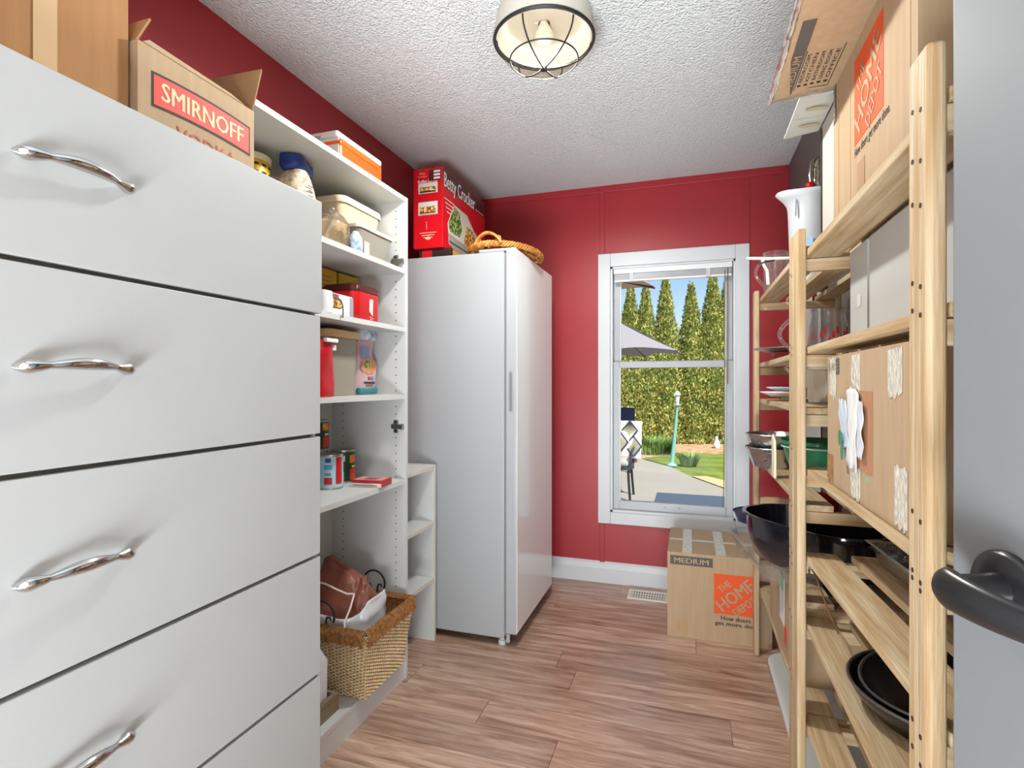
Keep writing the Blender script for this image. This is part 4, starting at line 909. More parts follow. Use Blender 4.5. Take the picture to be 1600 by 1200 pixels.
G().lathe([(0, 0), (.024, 0), (.027, .03), (.024, .07), (0, .076)], (-1.125, 1.475, 1.431), 18, cap=False).build('plug', C(236, 236, 238, .3), wk, smooth=True)
G().tube([(-1.11, 1.488, 1.485), (-1.10, 1.515, 1.482), (-1.095, 1.530, 1.462), (-1.094, 1.531, 1.435), (-1.094, 1.528, 1.42)], .0028, 6).build('cord', C(110, 108, 104, .5), wk, smooth=True)
rt = thing('red_canister', 'square red canister with dark lid and worn white label', 'canister', (-1.2, 1.765, 1.43))
vessel([rrect(-1.225, 1.765, .074, .084, .03, 1.431), rrect(-1.225, 1.765, .076, .086, .03, 1.435), rrect(-1.225, 1.765, .076, .086, .03, 1.540), rrect(-1.225, 1.765, .070, .080, .03, 1.542)]).build('tin', C(190, 16, 24, .3), rt, smooth=True)
vessel([rrect(-1.225, 1.765, .072, .082, .03, 1.540), rrect(-1.225, 1.765, .0775, .0875, .03, 1.542), rrect(-1.225, 1.765, .0775, .0875, .03, 1.560), rrect(-1.225, 1.765, .070, .080, .03, 1.568), rrect(-1.225, 1.765, .06, .07, .03, 1.570)]).build('lid', C(70, 16, 18, .35), rt, smooth=True)
G().poly([(-1.1488, y_, z_) for y_, z_ in ((1.770, 1.475), (1.778, 1.468), (1.792, 1.458), (1.795, 1.52), (1.772, 1.52))], (1, 0, 0), .0008).build('worn_label', C(228, 214, 196, .6), rt)
for k in range(7): patch('scuff', (-1.1488, 1.775 + .006 * (k % 4), 1.452 - .004 * (k // 2)), RY, Uu, .004, .004, C(230, 190, 180, .6), rt)
# shelf 1.157
tc_ = thing('clear_canister', 'tall clear canister of beige flour with tan lid', 'canister', (-1.25, 1.68, 1.157))
cc0 = (-1.262, 1.675)
vessel([rrect(cc0[0], cc0[1], .068, .085, .03, 1.158), rrect(cc0[0], cc0[1], .076, .096, .034, 1.375), rrect(cc0[0], cc0[1], .074, .094, .034, 1.375), rrect(cc0[0], cc0[1], .066, .083, .03, 1.161)]).build('jar', CLEAR_PLASTIC, tc_, smooth=True)
vessel([rrect(cc0[0], cc0[1], .064, .081, .028, 1.162), rrect(cc0[0], cc0[1], .070, .089, .03, 1.335), rrect(cc0[0], cc0[1], .05, .06, .03, 1.34)]).build('flour', C(206, 182, 150, .8), tc_, smooth=True)
vessel([rrect(cc0[0], cc0[1], .081, .102, .036, 1.366), rrect(cc0[0], cc0[1], .084, .105, .036, 1.374), rrect(cc0[0], cc0[1], .082, .103, .036, 1.392), rrect(cc0[0], cc0[1], .070, .09, .03, 1.396)]).build('lid', C(214, 176, 128, .45), tc_, smooth=True)
rb = thing('red_bag', 'red foil bag with white clip standing before the clear canister', 'bag', (-1.14, 1.5, 1.157))
bagmesh(-1.15, 1.485, 1.158, .030, .050, .190, 21, .95, .012, .4).build('bag', mat('red_foil', (190, 16, 26), .25, var=.3, scale=18, spec=.6), rb, smooth=True)
G().box(-1.13, -1.115, 1.475, 1.535, 1.337, 1.350).build('clip', C(236, 236, 236, .3), rb, bevel=.002)
G().box(-1.135, -1.128, 1.50, 1.54, 1.312, 1.33).build('paper_tag', C(226, 222, 214, .5), rb)
rc_ = thing('rice_bag', 'pink and blue printed plastic food bag beside the canister', 'bag', (-1.25, 1.87, 1.157))
RICE = mat('printed_film', (206, 176, 180), .28, col2=(190, 160, 170), scale=20, bump=.15, bscale=25, spec=.6)
bagmesh(-1.265, 1.866, 1.158, .050, .074, .222, 31, .97, .010, .55).build('bag', RICE, rc_, smooth=True)
xf_ = -1.2128
def disc(cy, cz, a, b_, m, nm, off, par, n=20): return G().poly([(xf_ + off, cy + a * math.cos(k * 2 * PI / n), cz + b_ * math.sin(k * 2 * PI / n)) for k in range(n)], (1, 0, 0), .001).build(nm, m, par)
G().box(xf_ - .03, xf_ + .0, 1.802, 1.935, 1.160, 1.186).build('blue_base_print', mat('teal_blue_film', (40, 120, 160), .3, col2=(30, 128, 110), scale=25), rc_, bevel=.008)
disc(1.865, 1.270, .056, .032, mat('noodle_print', (216, 160, 110), .4, col2=(190, 120, 70), scale=60), 'printed_dish', .0, rc_); disc(1.852, 1.278, .020, .016, GREENF, 'printed_garnish', .0012, rc_)
disc(1.865, 1.222, .009, .008, C(196, 40, 44, .4), 'printed_seal', .0, rc_); disc(1.885, 1.222, .008, .009, C(48, 120, 196, .4), 'printed_seal', .0, rc_)
patch('print_band', (xf_, 1.868, 1.205), RY, Uu, .075, .008, C(46, 50, 48, .5), rc_, .0006); patch('print_band', (xf_, 1.868, 1.194), RY, Uu, .05, .008, C(120, 100, 90, .5), rc_, .0006)
patch('blue_print', (xf_, 1.84, 1.325), RY, Uu, .05, .04, C(130, 150, 186, .4), rc_, .0006)
bagmesh(-1.255, 1.878, 1.375, .044, .066, .045, 44, .8, .014, .6).build('folded_top', mat('blue_white_film2', (60, 120, 190), .3, col2=(222, 226, 232), scale=30), rc_, smooth=True)
# shelf .812 : cans
def can(label, cx, cy, z, r, h, body, prints):
    t = thing('food_can', label, 'can', (cx, cy, z), 'cans on the cabinet shelf')
    G().lathe([(0, .003), (r - .003, .003), (r, .0), (r + .001, .003), (r, .006), (r, h - .006), (r + .001, h - .003), (r, h), (r - .003, h - .003), (0, h - .004)], (cx, cy, z), 32, cap=False).build('tin', C(188, 188, 186, .3, metal=.9), t, smooth=True)
    lb_ = G().lathe([(r + .0006, .007), (r + .0006, h - .007)], (cx, cy, z), 32, cap=False).build('paper_label', body, t, smooth=True)
    for (a0, a1, z0, z1, m) in prints:
        g = G(); n = 8
        for k in range(n):
            p = []
            for q in (a0 + (a1 - a0) * k / n, a0 + (a1 - a0) * (k + 1) / n): p.append((cx + (r + .0012) * math.cos(math.radians(q)), cy + (r + .0012) * math.sin(math.radians(q))))
            g.quad((*p[0], z + z0), (*p[1], z + z0), (*p[1], z + z1), (*p[0], z + z1), .0003)
        g.build('label_print', m, lb_)
    return t
GRC = mat('green_label', (18, 74, 46), .4, var=.2, scale=20); TOM = C(206, 40, 30, .4); ORG = C(226, 120, 30, .4)
BLU = mat('pale_blue_label', (176, 216, 232), .4, var=.06, scale=20)
gp = [(-70, -45, .085, .108, WHITEP), (-20, 20, .012, .055, TOM), (-22, 18, .078, .108, ORG), (-10, 20, .060, .066, WHITEP), (-75, -50, .012, .045, C(200, 204, 204, .4))]
can('pale blue can with red fruit print, front on the shelf', -1.275, 1.705, .8125, .046, .128, BLU, [(-28, 6, .02, .118, C(198, 30, 42, .4)), (-80, -45, .020, .045, C(190, 30, 40, .4)), (-75, -50, .100, .116, C(40, 70, 160, .4)), (-80, -45, .074, .092, C(90, 160, 200, .4)), (-78, -50, .052, .062, C(110, 150, 170, .4))])
can('green tomato can standing at right behind the pale blue can', -1.312, 1.835, .8125, .046, .128, GRC, gp)
can('green can at the back carrying another can', -1.395, 1.775, .8125, .046, .128, GRC, gp)
can('green tomato can stacked on top with orange lettered band', -1.392, 1.775, .941, .046, .118, GRC, gp)
text('PILL', (-1.392 + .0485 * math.cos(math.radians(-8)), 1.775 + .0485 * math.sin(math.radians(-8)), .941 + .093), (.14, .99, 0), Uu, .028, .018, C(250, 220, 90, .5), bpy.data.objects['paper_label.003'] if 'paper_label.003' in bpy.data.objects else None)
can('dark can half hidden at the far left of the stack', -1.385, 1.665, .8125, .046, .128, GRC, gp)
can('green can on top at the left, half hidden by the drawers', -1.385, 1.668, .941, .046, .118, GRC, [(-80, -50, .08, .10, WHITEP), (-80, -55, .01, .035, C(200, 204, 204, .4))])
fx_ = thing('flat_red_box', 'flat red and white box lying on the cabinet shelf', 'box', (-1.15, 1.79, .812))
M = Matrix.Translation((-1.158, 1.80, .8125)) @ Matrix.Rotation(math.radians(6), 4, 'Z')
G().box(-.062, .062, -.045, .045, 0, .026).xf(M).build('carton', C(176, 30, 40, .45), fx_, bevel=.001)
G().box(-.0615, .0615, -.0457, -.045, .001, .015).xf(M).build('white_side', C(228, 222, 218, .5), fx_); G().box(-.055, .058, -.038, .038, .026, .0264).xf(M).build('pale_top_print', C(206, 150, 146, .5), fx_); G().box(-.02, .03, -.03, .02, .0264, .0268).xf(M).build('dark_top_print', C(150, 90, 92, .5), fx_)
G().box(-.055, .045, -.0462, -.0457, .005, .009).xf(M).build('print_line', C(150, 120, 124, .5), fx_)

# ------------------------------------------------------------------ basket with snack bag
bk = thing('wicker_basket', 'rectangular woven basket with dark braided rim and iron handles', 'basket', (-1.23, 1.76, .092))
SEA = mat('seagrass_weave', (236, 218, 182), .7, col2=(206, 178, 134), scale=60)
SEAD = mat('dark_rush', (176, 122, 68), .75, col2=(120, 74, 36), scale=90)
bcx, bcy = -1.232, 1.768
def bper(t, v):      # point on the tapered wall at perimeter t and height v (0..1), and outward normal
    a = .150 + .028 * v; b_ = .128 + .040 * v; L = [2 * a, 2 * b_, 2 * a, 2 * b_]; S = sum(L); d = (t % 1) * S
    if d < L[0]: return Vector((bcx - a + d, bcy - b_, 0)), Vector((0, -1, 0))
    d -= L[0]
    if d < L[1]: return Vector((bcx + a, bcy - b_ + d, 0)), Vector((1, 0, 0))
    d -= L[1]
    if d < L[2]: return Vector((bcx + a - d, bcy + b_, 0)), Vector((0, 1, 0))
    d -= L[2]; return Vector((bcx - a, bcy + b_ - d, 0)), Vector((-1, 0, 0))
BZ0, BZ1 = .0935, .335
NS = 88
wv = G(); rowsn = 38
for r in range(rowsn):
    v = (r + .5) / rowsn; pts = []
    for k in range(NS * 3):
        p, n_ = bper(k / (NS * 3), v); ph2 = math.cos(k / 3 * PI * 1.0 + (PI if r % 2 else 0))
        pts.append(p + n_ * (.0028 * ph2) + Vector((0, 0, BZ0 + v * (BZ1 - BZ0))))
    wv.tube(pts, .0033, 5, closed=True)
o = wv.build('woven_wall', SEA, bk, smooth=True); o['kind'] = 'stuff'
st = G()
for k in range(NS): st.tube([bper(k / NS, v)[0] + Vector((0, 0, BZ0 + v * (BZ1 - BZ0))) for v in (0, .5, 1)], .0026, 5)
o = st.build('stakes', SEAD, bk); o['kind'] = 'stuff'
B('inner_liner', bcx - .148, bcx + .148, bcy - .126, bcy + .126, BZ0 + .001, BZ0 + .006, SEAD, bk)
il = G(); n = NS
for k in range(n):
    for v in (0, 1): p, n_ = bper(k / n, v); il.v.append(tuple(p - n_ * .006 + Vector((0, 0, BZ0 + v * (BZ1 - BZ0)))))
il.f = [(2 * k, 2 * ((k + 1) % n), 2 * ((k + 1) % n) + 1, 2 * k + 1) for k in range(n)]
il.build('inner_wall', SEAD, bk)
bd = G()
for k in range(190):
    t = k / 190; p0, n0 = bper(t, 1); p1, n1 = bper(t + .008, 1)
    z = BZ1
    bd.tube([p1 - n1 * .014 + Vector((0, 0, z + .004)), p0 + n0 * .0 + Vector((0, 0, z + .018)), p0 + n0 * .014 + Vector((0, 0, z + .004)), p1 + n1 * .013 + Vector((0, 0, z - .028 - random.uniform(0, .012)))], random.uniform(.0026, .0040), 5)
o = bd.build('braided_rim', SEAD, bk, smooth=True); o['kind'] = 'stuff'
for ys in (bcy - .165, bcy + .165):
    h = G(); cx = bcx + (.0)
    h.tube([(cx + .050 * math.cos(k / 20 * PI * 1.25 - PI * .125), ys, BZ1 + .050 + .05 * math.sin(k / 20 * PI * 1.25 - PI * .125)) for k in range(21)], .004, 8)
    for s_ in (-1, 1):
        h.tube([(cx + s_ * .018, ys, BZ1 + .005), (cx + s_ * .015, ys, BZ1 + .03), (cx + s_ * .020, ys, BZ1 + .045), (cx + s_ * .032, ys, BZ1 + .045), (cx + s_ * .035, ys, BZ1 + .036)], .0038, 8)
    h.build('iron_handle', IRON, bk, smooth=True)
sn = thing('drawstring_bag', 'crumpled brown and white foil bag with white string in the basket', 'bag', (-1.24, 1.72, .11))
BROWN = mat('brown_foil', (150, 88, 72), .25, var=.35, scale=9, bump=.25, bscale=14, spec=.7)
def snack(u, v):
    w = u * 2 * PI; a, b_ = .135, .10
    k = 1 - .22 * max(0, (v - .45) / .55); kb = 1 - .86 * max(0, (v - .25) / .75) ** .9
    c_, s_ = math.cos(w), math.sin(w)
    x = math.copysign(abs(c_) ** .55, c_) * a * k; y_ = math.copysign(abs(s_) ** .7, s_) * b_ * kb
    p = Vector((bcx - .012 + x, bcy - .035 + y_ + .03 * v, .20 + v * (.30 - .045 * c_ + .02 * math.cos(c_ * 5 + 2)) * (1 - .12 * (c_ > .6) * v)))
    d = Vector((c_ * .6, s_, .1)); fold = abs(noise.noise(Vector((x * 22, s_ * 1.5, p.z * 7)))) * .016
    r = noise.noise(p * 15) * .020 + fold + noise.noise(p * 60) * .004
    return p + d * r
g = G().grid(snack, 90, 50, closeu=True); g.f.append(tuple(k * 50 + 49 for k in range(90))); g.build('bag', BROWN, sn, smooth=True)
def skirt(u, v):
    w = u * 2 * PI; c_, s_ = math.cos(w), math.sin(w); k = 1.05 - .03 * v
    rise = .055 * max(0, c_) ** 2
    p = Vector((bcx - .008 + math.copysign(abs(c_) ** .5, c_) * .142 * k, bcy - .030 + math.copysign(abs(s_) ** .6, s_) * .108 * k, .24 + v * (.125 + rise) + .010 * math.sin(w * 3 + .7)))
    return p + Vector((c_, s_, 0)) * (noise.noise(p * 24) * .012 + noise.noise(p * 60) * .005)
G().grid(skirt, 70, 14, closeu=True).build('white_lower_foil', mat('white_foil', (222, 226, 232), .25, var=.15, scale=18, spec=.7), sn, smooth=True, solid=.001)
for pts in ([(-.125, -.070, .455), (-.08, -.072, .450), (-.03, -.074, .449), (.02, -.078, .436), (.07, -.080, .425), (.10, -.078, .428)], [(.10, -.080, .428), (.104, -.110, .39), (.098, -.134, .35), (.106, -.145, .32)], [(-.125, -.072, .455), (-.140, -.10, .42), (-.125, -.122, .385), (-.11, -.125, .375)]):
    q = [Vector((bcx - .012 + a, bcy - .022 + b_, z + .018)) for a, b_, z in pts]
    G().tube(q, .0036, 6).build('drawstring', C(236, 220, 214, .6), sn, smooth=True)
jug = thing('plastic_jug', 'white plastic jug beside the basket behind the drawers', 'jug', (-1.2, 1.50, .092))
vessel([rrect(-1.235, 1.49, .075, .055, .02, .094), rrect(-1.235, 1.49, .078, .058, .022, .27), rrect(-1.235, 1.49, .05, .045, .02, .315), rrect(-1.235, 1.49, .022, .022, .02, .335), rrect(-1.235, 1.49, .02, .02, .018, .36)]).build('jug', C(206, 210, 218, .35), jug, smooth=True)
G().box(-1.17, -1.156, 1.45, 1.53, .096, .13).build('blue_label', C(70, 120, 170, .4), jug)
tr = thing('wooden_tray', 'grey-brown wooden tray at the cabinet bottom beside the basket', 'tray', (-1.2, 1.45, .092))
G().box(-1.152, -1.136, 1.38, 1.565, .0925, .152).build('tray_side', wood('y', 'grey_wood', (152, 134, 112), (120, 100, 80)), tr); G().box(-1.30, -1.152, 1.552, 1.565, .0925, .152).build('tray_side', wood('x', 'grey_wood', (152, 134, 112), (120, 100, 80)), tr)

# ------------------------------------------------------------------ garden outside the window
GZ = -.30
def ground(name, pts, z, m, th=.05): return G().poly([(x, y_, z - th) for x, y_ in pts], (0, 0, 1), th).build(name, m)
LAWN = mat('lawn', (118, 132, 40), .9, col2=(74, 96, 22), scale=3.0, bump=.5, bscale=60)
SOIL = mat('leaf_litter_soil', (190, 158, 124), .9, col2=(138, 104, 74), scale=7, bump=.5, bscale=30)
CONC = mat('patio_concrete', (142, 138, 131), .8, var=.06, scale=2, bump=.05, bscale=80)
l_ = struct(ground('ground_lawn', [(-14, YB + .2), (14, YB + .2), (14, 22), (-14, 22)], GZ - .02, LAWN), 'green lawn beyond the patio', 'lawn')
struct(ground('ground_soil', [(-14, 11.2), (-1.0, 11.2), (-.2, 12.5), (14, 13.2), (14, 17), (-14, 17)], GZ - .008, SOIL, .012), 'pale dry soil strip under the hedge', 'soil')
struct(ground('ground_patio', [(-9, YB + .12), (2.2, YB + .12), (2.2, 5.4), (.49, 8.25), (.02, 9.2), (-.30, 10.15), (-.98, 11.18), (-9, 11.18)], GZ, CONC, .02), 'pale concrete patio outside', 'patio')
struct(ground('ground_path', [(2.6, 5.6), (2.25, 5.4), (.53, 8.3), (.04, 9.3), (.25, 9.4), (.75, 8.75)], GZ - .004, C(206, 160, 122, .8), .012), 'tan stone path edging the patio', 'path')
tag(G().box(-.43, 1.6, 6.75, 7.70, GZ + .001, GZ + .008).build('patio_shadow_slab', C(62, 76, 94, .9, var=.08)), 'house shadow painted as a flat blue-grey slab on the patio', 'mat')  # the house's shadow on the concrete, painted as a thin slab

LEAF = mat('cedar_leaves', (206, 202, 118), .7, col2=(126, 138, 68), scale=7, spec=.2)
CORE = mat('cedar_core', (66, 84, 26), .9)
def cedar_mesh(seed, h=4.25, R=.44, n=11000):
    rnd = random.Random(seed); g = G()
    for _ in range(n):
        z = h * (1 - (1 - rnd.random()) ** .62) * .985 if rnd.random() < .75 else h * rnd.random() * .97
        t = z / h; rad = R * (1 - max(0, (t - .34) / .66) ** 1.15) * (.93 + .07 * math.sin(z * 9 + seed)) + .02
        a = rnd.random() * 2 * PI; rr3 = rad * rnd.uniform(.80, 1.08)
        p = Vector((rr3 * math.cos(a), rr3 * math.sin(a), z)); out = Vector((math.cos(a), math.sin(a), 0))
        d = (Vector((0, 0, 1)) + out * rnd.uniform(.1, 1.0) + Vector((rnd.uniform(-.5, .5), rnd.uniform(-.5, .5), 0))).normalized()
        s1 = d.cross(out + Vector((rnd.uniform(-.6, .6), rnd.uniform(-.6, .6), rnd.uniform(-.3, .3)))).normalized(); L = rnd.uniform(.04, .085); w = L * rnd.uniform(.22, .36)
        i = len(g.v); g.v += [tuple(p), tuple(p + d * L * .5 + s1 * w), tuple(p + d * L), tuple(p + d * L * .5 - s1 * w)]; g.f.append((i, i + 1, i + 2, i + 3))
    me = bpy.data.meshes.new('foliage'); me.from_pydata(g.v, [], g.f); me.materials.append(LEAF); return me
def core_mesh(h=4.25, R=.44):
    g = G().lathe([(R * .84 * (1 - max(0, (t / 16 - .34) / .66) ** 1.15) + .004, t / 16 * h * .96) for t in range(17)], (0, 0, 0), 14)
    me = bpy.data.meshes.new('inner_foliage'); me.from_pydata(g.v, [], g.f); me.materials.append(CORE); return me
def trunk_mesh():
    g = G().lathe([(.06, -.05), (.05, .6)], (0, 0, 0), 10); me = bpy.data.meshes.new('trunk'); me.from_pydata(g.v, [], g.f); me.materials.append(C(96, 74, 56, .9)); return me
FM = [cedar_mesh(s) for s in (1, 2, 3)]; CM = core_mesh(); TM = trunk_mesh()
trees = [(-1.86, 14.1, .98, 'leftmost hedge cedar seen through the window, behind the umbrella'), (-1.46, 14.25, .985, 'hedge cedar second from left through the window'), (-1.08, 14.35, .985, 'hedge cedar third from left through the window'), (-.60, 14.5, 1.02, 'tall pointed hedge cedar left of centre through the window'), (.03, 14.7, .985, 'broad hedge cedar right of centre through the window'), (.56, 14.85, 1.05, 'tallest hedge cedar toward the right of the window'), (.90, 15.0, 1.0, 'rightmost hedge cedar at the window edge')]
for k, w in enumerate(('first', 'second', 'third', 'fourth')):
    xl, xr = -2.42 - .56 * k, 1.48 + .58 * k
    trees.append((xl, 14.1 + .1 * math.sin(xl * 5), .96 + .05 * math.sin(xl * 3), w + ' hedge cedar past the left edge of the window view'))
    trees.append((xr, 15.0 + .1 * math.sin(xr * 5), .98 + .05 * math.sin(xr * 3), w + ' hedge cedar past the right edge of the window view'))
for i, (x, y_, s_, lab) in enumerate(trees):
    t = thing('cedar_tree', lab, 'tree', (x, y_, GZ - .01), 'cedar hedge trees'); t.rotation_euler = (0, 0, i * 1.3); t.scale = (s_ * (1.12 if 3 <= i <= 5 else 1.0), s_ * 1.05, s_)
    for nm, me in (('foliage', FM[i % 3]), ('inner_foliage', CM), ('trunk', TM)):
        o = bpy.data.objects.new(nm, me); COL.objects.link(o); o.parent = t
# low hedge mass filling between the trees
tuft = random.Random(5)
def grass_clump(label, cx, cy, n, h, spread):
    t = thing('ornamental_grass', label, 'plant', (cx, cy, GZ)); g = G()
    for _ in range(n):
        a = tuft.random() * 2 * PI; r = tuft.random() ** .5 * spread; p = Vector((cx + r * math.cos(a) * 1.3, cy + r * math.sin(a), GZ)); hh = h * tuft.uniform(.6, 1); b_ = Vector((math.cos(a), math.sin(a), 0)) * tuft.uniform(.05, .2)
        sd = Vector((-math.sin(a + .7), math.cos(a + .7), 0)) * .012; i = len(g.v)
        g.v += [tuple(p - sd), tuple(p + sd), tuple(p + b_ * .4 + sd + Vector((0, 0, hh * .6))), tuple(p + b_ * .4 - sd + Vector((0, 0, hh * .6))), tuple(p + b_ + Vector((0, 0, hh)))]
        g.f += [(i, i + 1, i + 2, i + 3), (i + 3, i + 2, i + 4)]
    o = g.build('blades', mat('grass_blades', (132, 160, 84), .6, col2=(84, 118, 56), scale=4), t); o['kind'] = 'stuff'
grass_clump('bushy green grass clump before the hedge, left of the lantern', -.80, 12.1, 800, .40, .32)
grass_clump('tiny plant at the foot of the garden lantern', -.02, 10.45, 160, .28, .10)

lt = thing('garden_lantern', 'thin teal garden lantern post leaning at the patio edge', 'garden lantern', (-.31, 10.3, GZ))
TEAL = C(116, 168, 160, .5); pb = Vector((-.312, 10.32, GZ + .002)); ptp = Vector((-.20, 10.36, 1.02))
G().lathe([(.09, 0), (.09, .02), (.04, .06), (.03, .1)], tuple(pb), 16).build('base', TEAL, lt, smooth=True)
G().tube([pb + Vector((0, 0, .05)), pb.lerp(ptp, .35), pb.lerp(ptp, .82)], [.04, .034, .024], 10).build('pole', TEAL, lt, smooth=True)
q = pb.lerp(ptp, .82); G().lathe([(.03, 0), (.05, .03), (.035, .05), (.035, .09)], tuple(q), 12).build('collar', C(140, 170, 170, .5), lt, smooth=True)
G().lathe([(.032, .09), (.045, .22)], tuple(q), 12).build('glass', C(236, 240, 238, .2), lt, smooth=True); G().lathe([(.07, .22), (.05, .25), (.02, .29)], tuple(q), 14).build('cap', C(170, 182, 180, .4), lt, smooth=True)

def umbrella(label, cx, cy, zr, za, R, ang, m):
    t = thing('patio_umbrella', label, 'umbrella', (cx, cy, GZ)); g = G(); n = 8
    for k in range(n):
        a0, a1 = ang + 2 * PI * k / n, ang + 2 * PI * (k + 1) / n; Aa = Vector((cx, cy, za)); P0 = Vector((cx + R * math.cos(a0), cy + R * math.sin(a0), zr)); P1 = Vector((cx + R * math.cos(a1), cy + R * math.sin(a1), zr))
        g2 = G(); N = 6
        for i in range(N + 1):
            for j in range(N + 1):
                u = i / N; v = j / N; e0 = Aa.lerp(P0, u); e1 = Aa.lerp(P1, u); p = e0.lerp(e1, v); sag = .10 * u * math.sin(PI * v); rad = (p - Aa); p = p - Vector((rad.x, rad.y, 0)) * (.10 * math.sin(PI * v) * u) + Vector((0, 0, -.03 * math.sin(PI * u) + .04 * u * math.sin(PI * v)))
                g2.v.append(tuple(p))
        g2.f = [(i * (N + 1) + j, (i + 1) * (N + 1) + j, (i + 1) * (N + 1) + j + 1, i * (N + 1) + j + 1) for i in range(N) for j in range(N)]
        g2.build('canopy_panel', m, t, solid=.004)
        G().tube([Aa + Vector((0, 0, -.02)), P0 + Vector((0, 0, -.012))], .012, 6).build('rib', C(70, 66, 64, .5), t)
    G().tube([(cx, cy, GZ), (cx, cy, za + .06)], .025, 10).build('pole', C(80, 76, 72, .5), t)
    G().lathe([(.26, 0), (.26, .05), (.05, .1)], (cx, cy, GZ + .001), 20).build('base', C(90, 88, 86, .7), t)
def canvas(name, col):
    m = bpy.data.materials.new(name); m.use_nodes = True; n = m.node_tree.nodes; l = m.node_tree.links; n.remove(n['Principled BSDF'])
    d = n.new('ShaderNodeBsdfDiffuse'); t = n.new('ShaderNodeBsdfTranslucent'); x = n.new('ShaderNodeMixShader'); no = n.new('ShaderNodeTexNoise'); no.inputs['Scale'].default_value = 300
    mr = n.new('ShaderNodeMix'); mr.data_type = 'RGBA'; mr.inputs[6].default_value = (*lin(col), 1); mr.inputs[7].default_value = (*lin(tuple(c * .93 for c in col)), 1); l.new(no.outputs[0], mr.inputs[0])
    l.new(mr.outputs[2], d.inputs[0]); l.new(mr.outputs[2], t.inputs[0]); x.inputs[0].default_value = .4
    l.new(d.outputs[0], x.inputs[1]); l.new(t.outputs[0], x.inputs[2]); l.new(x.outputs[0], n['Material Output'].inputs[0]); return m
UM = canvas('grey_white_canvas', (168, 166, 172))
umbrella('large pale grey patio umbrella seen through the window', -1.39, 9.02, 1.70, 2.40, 1.36, .32, UM)
umbrella('beige umbrella corner high at the top left of the window', -1.62, 4.90, 2.12, 2.42, 1.36, .28, canvas('beige_canvas', (196, 178, 164)))

ch = thing('patio_chair', 'black metal patio chair with diamond patterned cushion outside', 'patio chair', (-1.0, 7.2, GZ))
IR2 = C(30, 32, 36, .4)
cx, cy = -.985, 7.25
for (dx, dy) in ((.24, -.22), (-.24, -.22), (.24, .24), (-.24, .24)):
    G().tube([(cx + dx * 1.08, cy + dy, GZ), (cx + dx, cy + dy * .9, GZ + .25), (cx + dx * .96, cy + dy * .85, GZ + .42)], .016, 8).build('leg', IR2, ch, smooth=True)
G().box(cx - .26, cx + .26, cy - .24, cy + .25, GZ + .40, GZ + .44).build('seat', IR2, ch, bevel=.01)
G().box(cx - .24, cx + .24, cy - .23, cy + .22, GZ + .44, GZ + .52).build('seat_cushion', C(150, 152, 150, .8), ch, bevel=.03)
for s_ in (-1, 1): G().tube([(cx + s_ * .26, cy - .22, GZ + .42), (cx + s_ * .27, cy - .24, GZ + .62), (cx + s_ * .28, cy, GZ + .66), (cx + s_ * .27, cy + .24, GZ + .66)], .018, 8).build('arm', IR2, ch, smooth=True)
G().tube([(cx - .25, cy + .22, GZ + .42), (cx - .26, cy + .30, GZ + .75), (cx - .20, cy + .36, GZ + .98), (cx + .20, cy + .36, GZ + .98), (cx + .30, cy + .30, GZ + .75), (cx + .25, cy + .22, GZ + .42)], .02, 8).build('back_frame', IR2, ch, smooth=True)
G().box(cx - .22, cx + .30, cy + .30, cy + .33, GZ + .55, GZ + .92).build('back_mesh', IR2, ch)
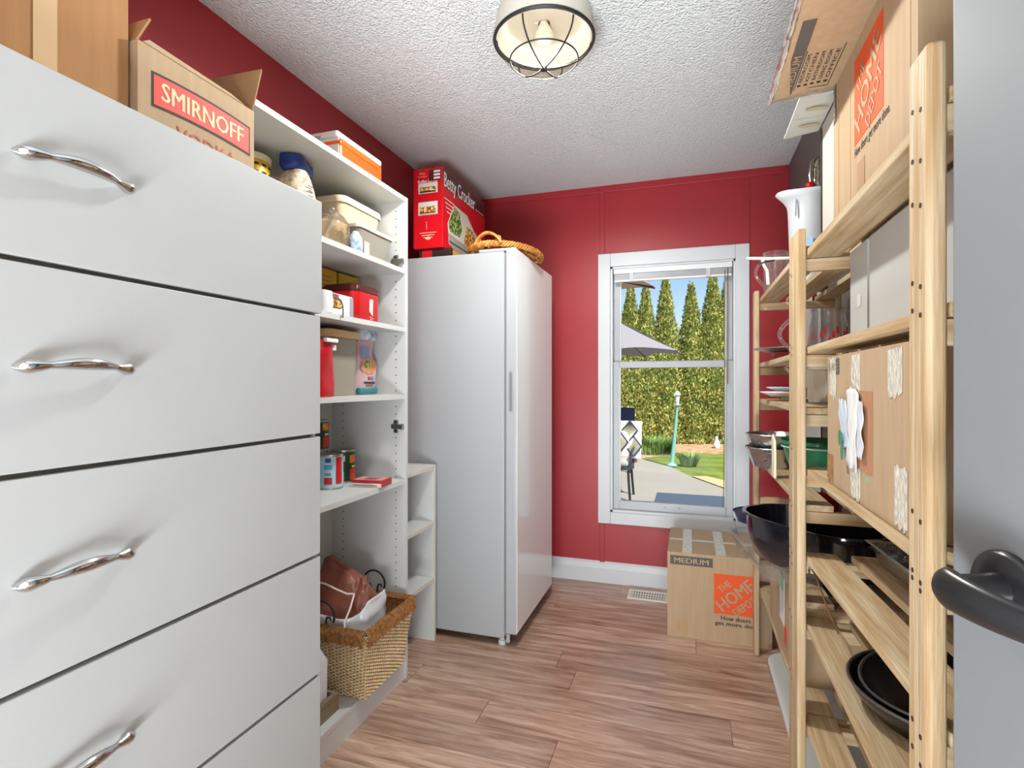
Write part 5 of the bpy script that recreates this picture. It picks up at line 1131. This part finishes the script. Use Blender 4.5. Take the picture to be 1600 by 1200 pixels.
def pillow(label, c, w, h, th, m, rotz, tilt, pats=()):
    t = thing('throw_cushion', label, 'cushion', c); M = Matrix.Translation(c) @ Matrix.Rotation(rotz, 4, 'Z') @ Matrix.Rotation(tilt, 4, 'X')
    g = G()
    for s_ in (-1, 1): g.grid(lambda u, v: Vector(((u - .5) * w, s_ * th * (max(0, math.sin(PI * u)) ** .45) * (max(0, math.sin(PI * v)) ** .45), (v - .5) * h)), 15, 15)
    g.xf(M); p = g.build('cover', m, t, smooth=True)
    for (u, v, a, mm) in pats:
        y_ = -th * (math.sin(PI * u) ** .45) * (math.sin(PI * v) ** .45) - .004
        G().poly([M @ Vector(((u - .5) * w + dx * a, y_, (v - .5) * h + dz * a)) for dx, dz in ((-1, 0), (0, -1.3), (1, 0), (0, 1.3))], tuple(M.to_3x3() @ Vector((0, -1, 0))), .003).build('diamond_print', mm, p)
    return t
pats = []
for (u, v) in ((.3, .72), (.72, .72), (.5, .40), (.82, .30), (.22, .28)):
    pats += [(u, v, .115, C(44, 46, 50, .8)), (u, v, .09, C(232, 230, 224, .8)), (u, v, .055, C(206, 200, 96, .8))]
pillow('white cushion with black and yellow diamonds on the patio chair', (cx + .105, cy + .10, GZ + .76), .54, .50, .07, C(232, 230, 226, .8), 0, math.radians(-14), pats)
pillow('mustard yellow cushion on the patio chair', (cx - .03, cy - .02, GZ + .64), .30, .24, .06, C(226, 160, 36, .8), math.radians(10), math.radians(-20))
nb = thing('patio_chair', 'navy backed patio chair behind the cushioned chair', 'patio chair', (-1.25, 9.6, GZ))
G().box(-1.60, -.93, 9.78, 9.84, GZ + .55, GZ + 1.08).build('backrest', C(46, 52, 92, .7), nb, bevel=.02); G().box(-1.60, -.93, 9.25, 9.80, GZ + .40, GZ + .48).build('seat', C(46, 52, 92, .7), nb, bevel=.02)
for dx in (-1.57, -.96):
    for dy in (9.28, 9.80): G().tube([(dx, dy, GZ), (dx, dy, GZ + .42)], .02, 8).build('leg', IR2, nb)
pw_ = thing('wooden_post', 'short reddish wooden post by the patio chair', 'post', (-1.0, 10.5, GZ)); G().box(-1.06, -.96, 10.55, 10.65, GZ, GZ + .36).build('post', C(126, 78, 66, .8), pw_, bevel=.008)
gs = thing('garden_statue', 'small white garden bird statue at the hedge foot', 'statue', (.64, 13.7, GZ))
G().lathe([(.06, .0), (.08, .06), (.05, .15), (.025, .19), (.035, .23), (.02, .26), (.004, .27)], (.60, 13.6, GZ), 14).build('body', C(240, 240, 238, .6), gs, smooth=True); G().lathe([(.02, 0), (.05, .05), (.01, .16)], (.68, 13.6, GZ + .20), 10).build('tail', C(40, 40, 44, .6), gs, smooth=True)
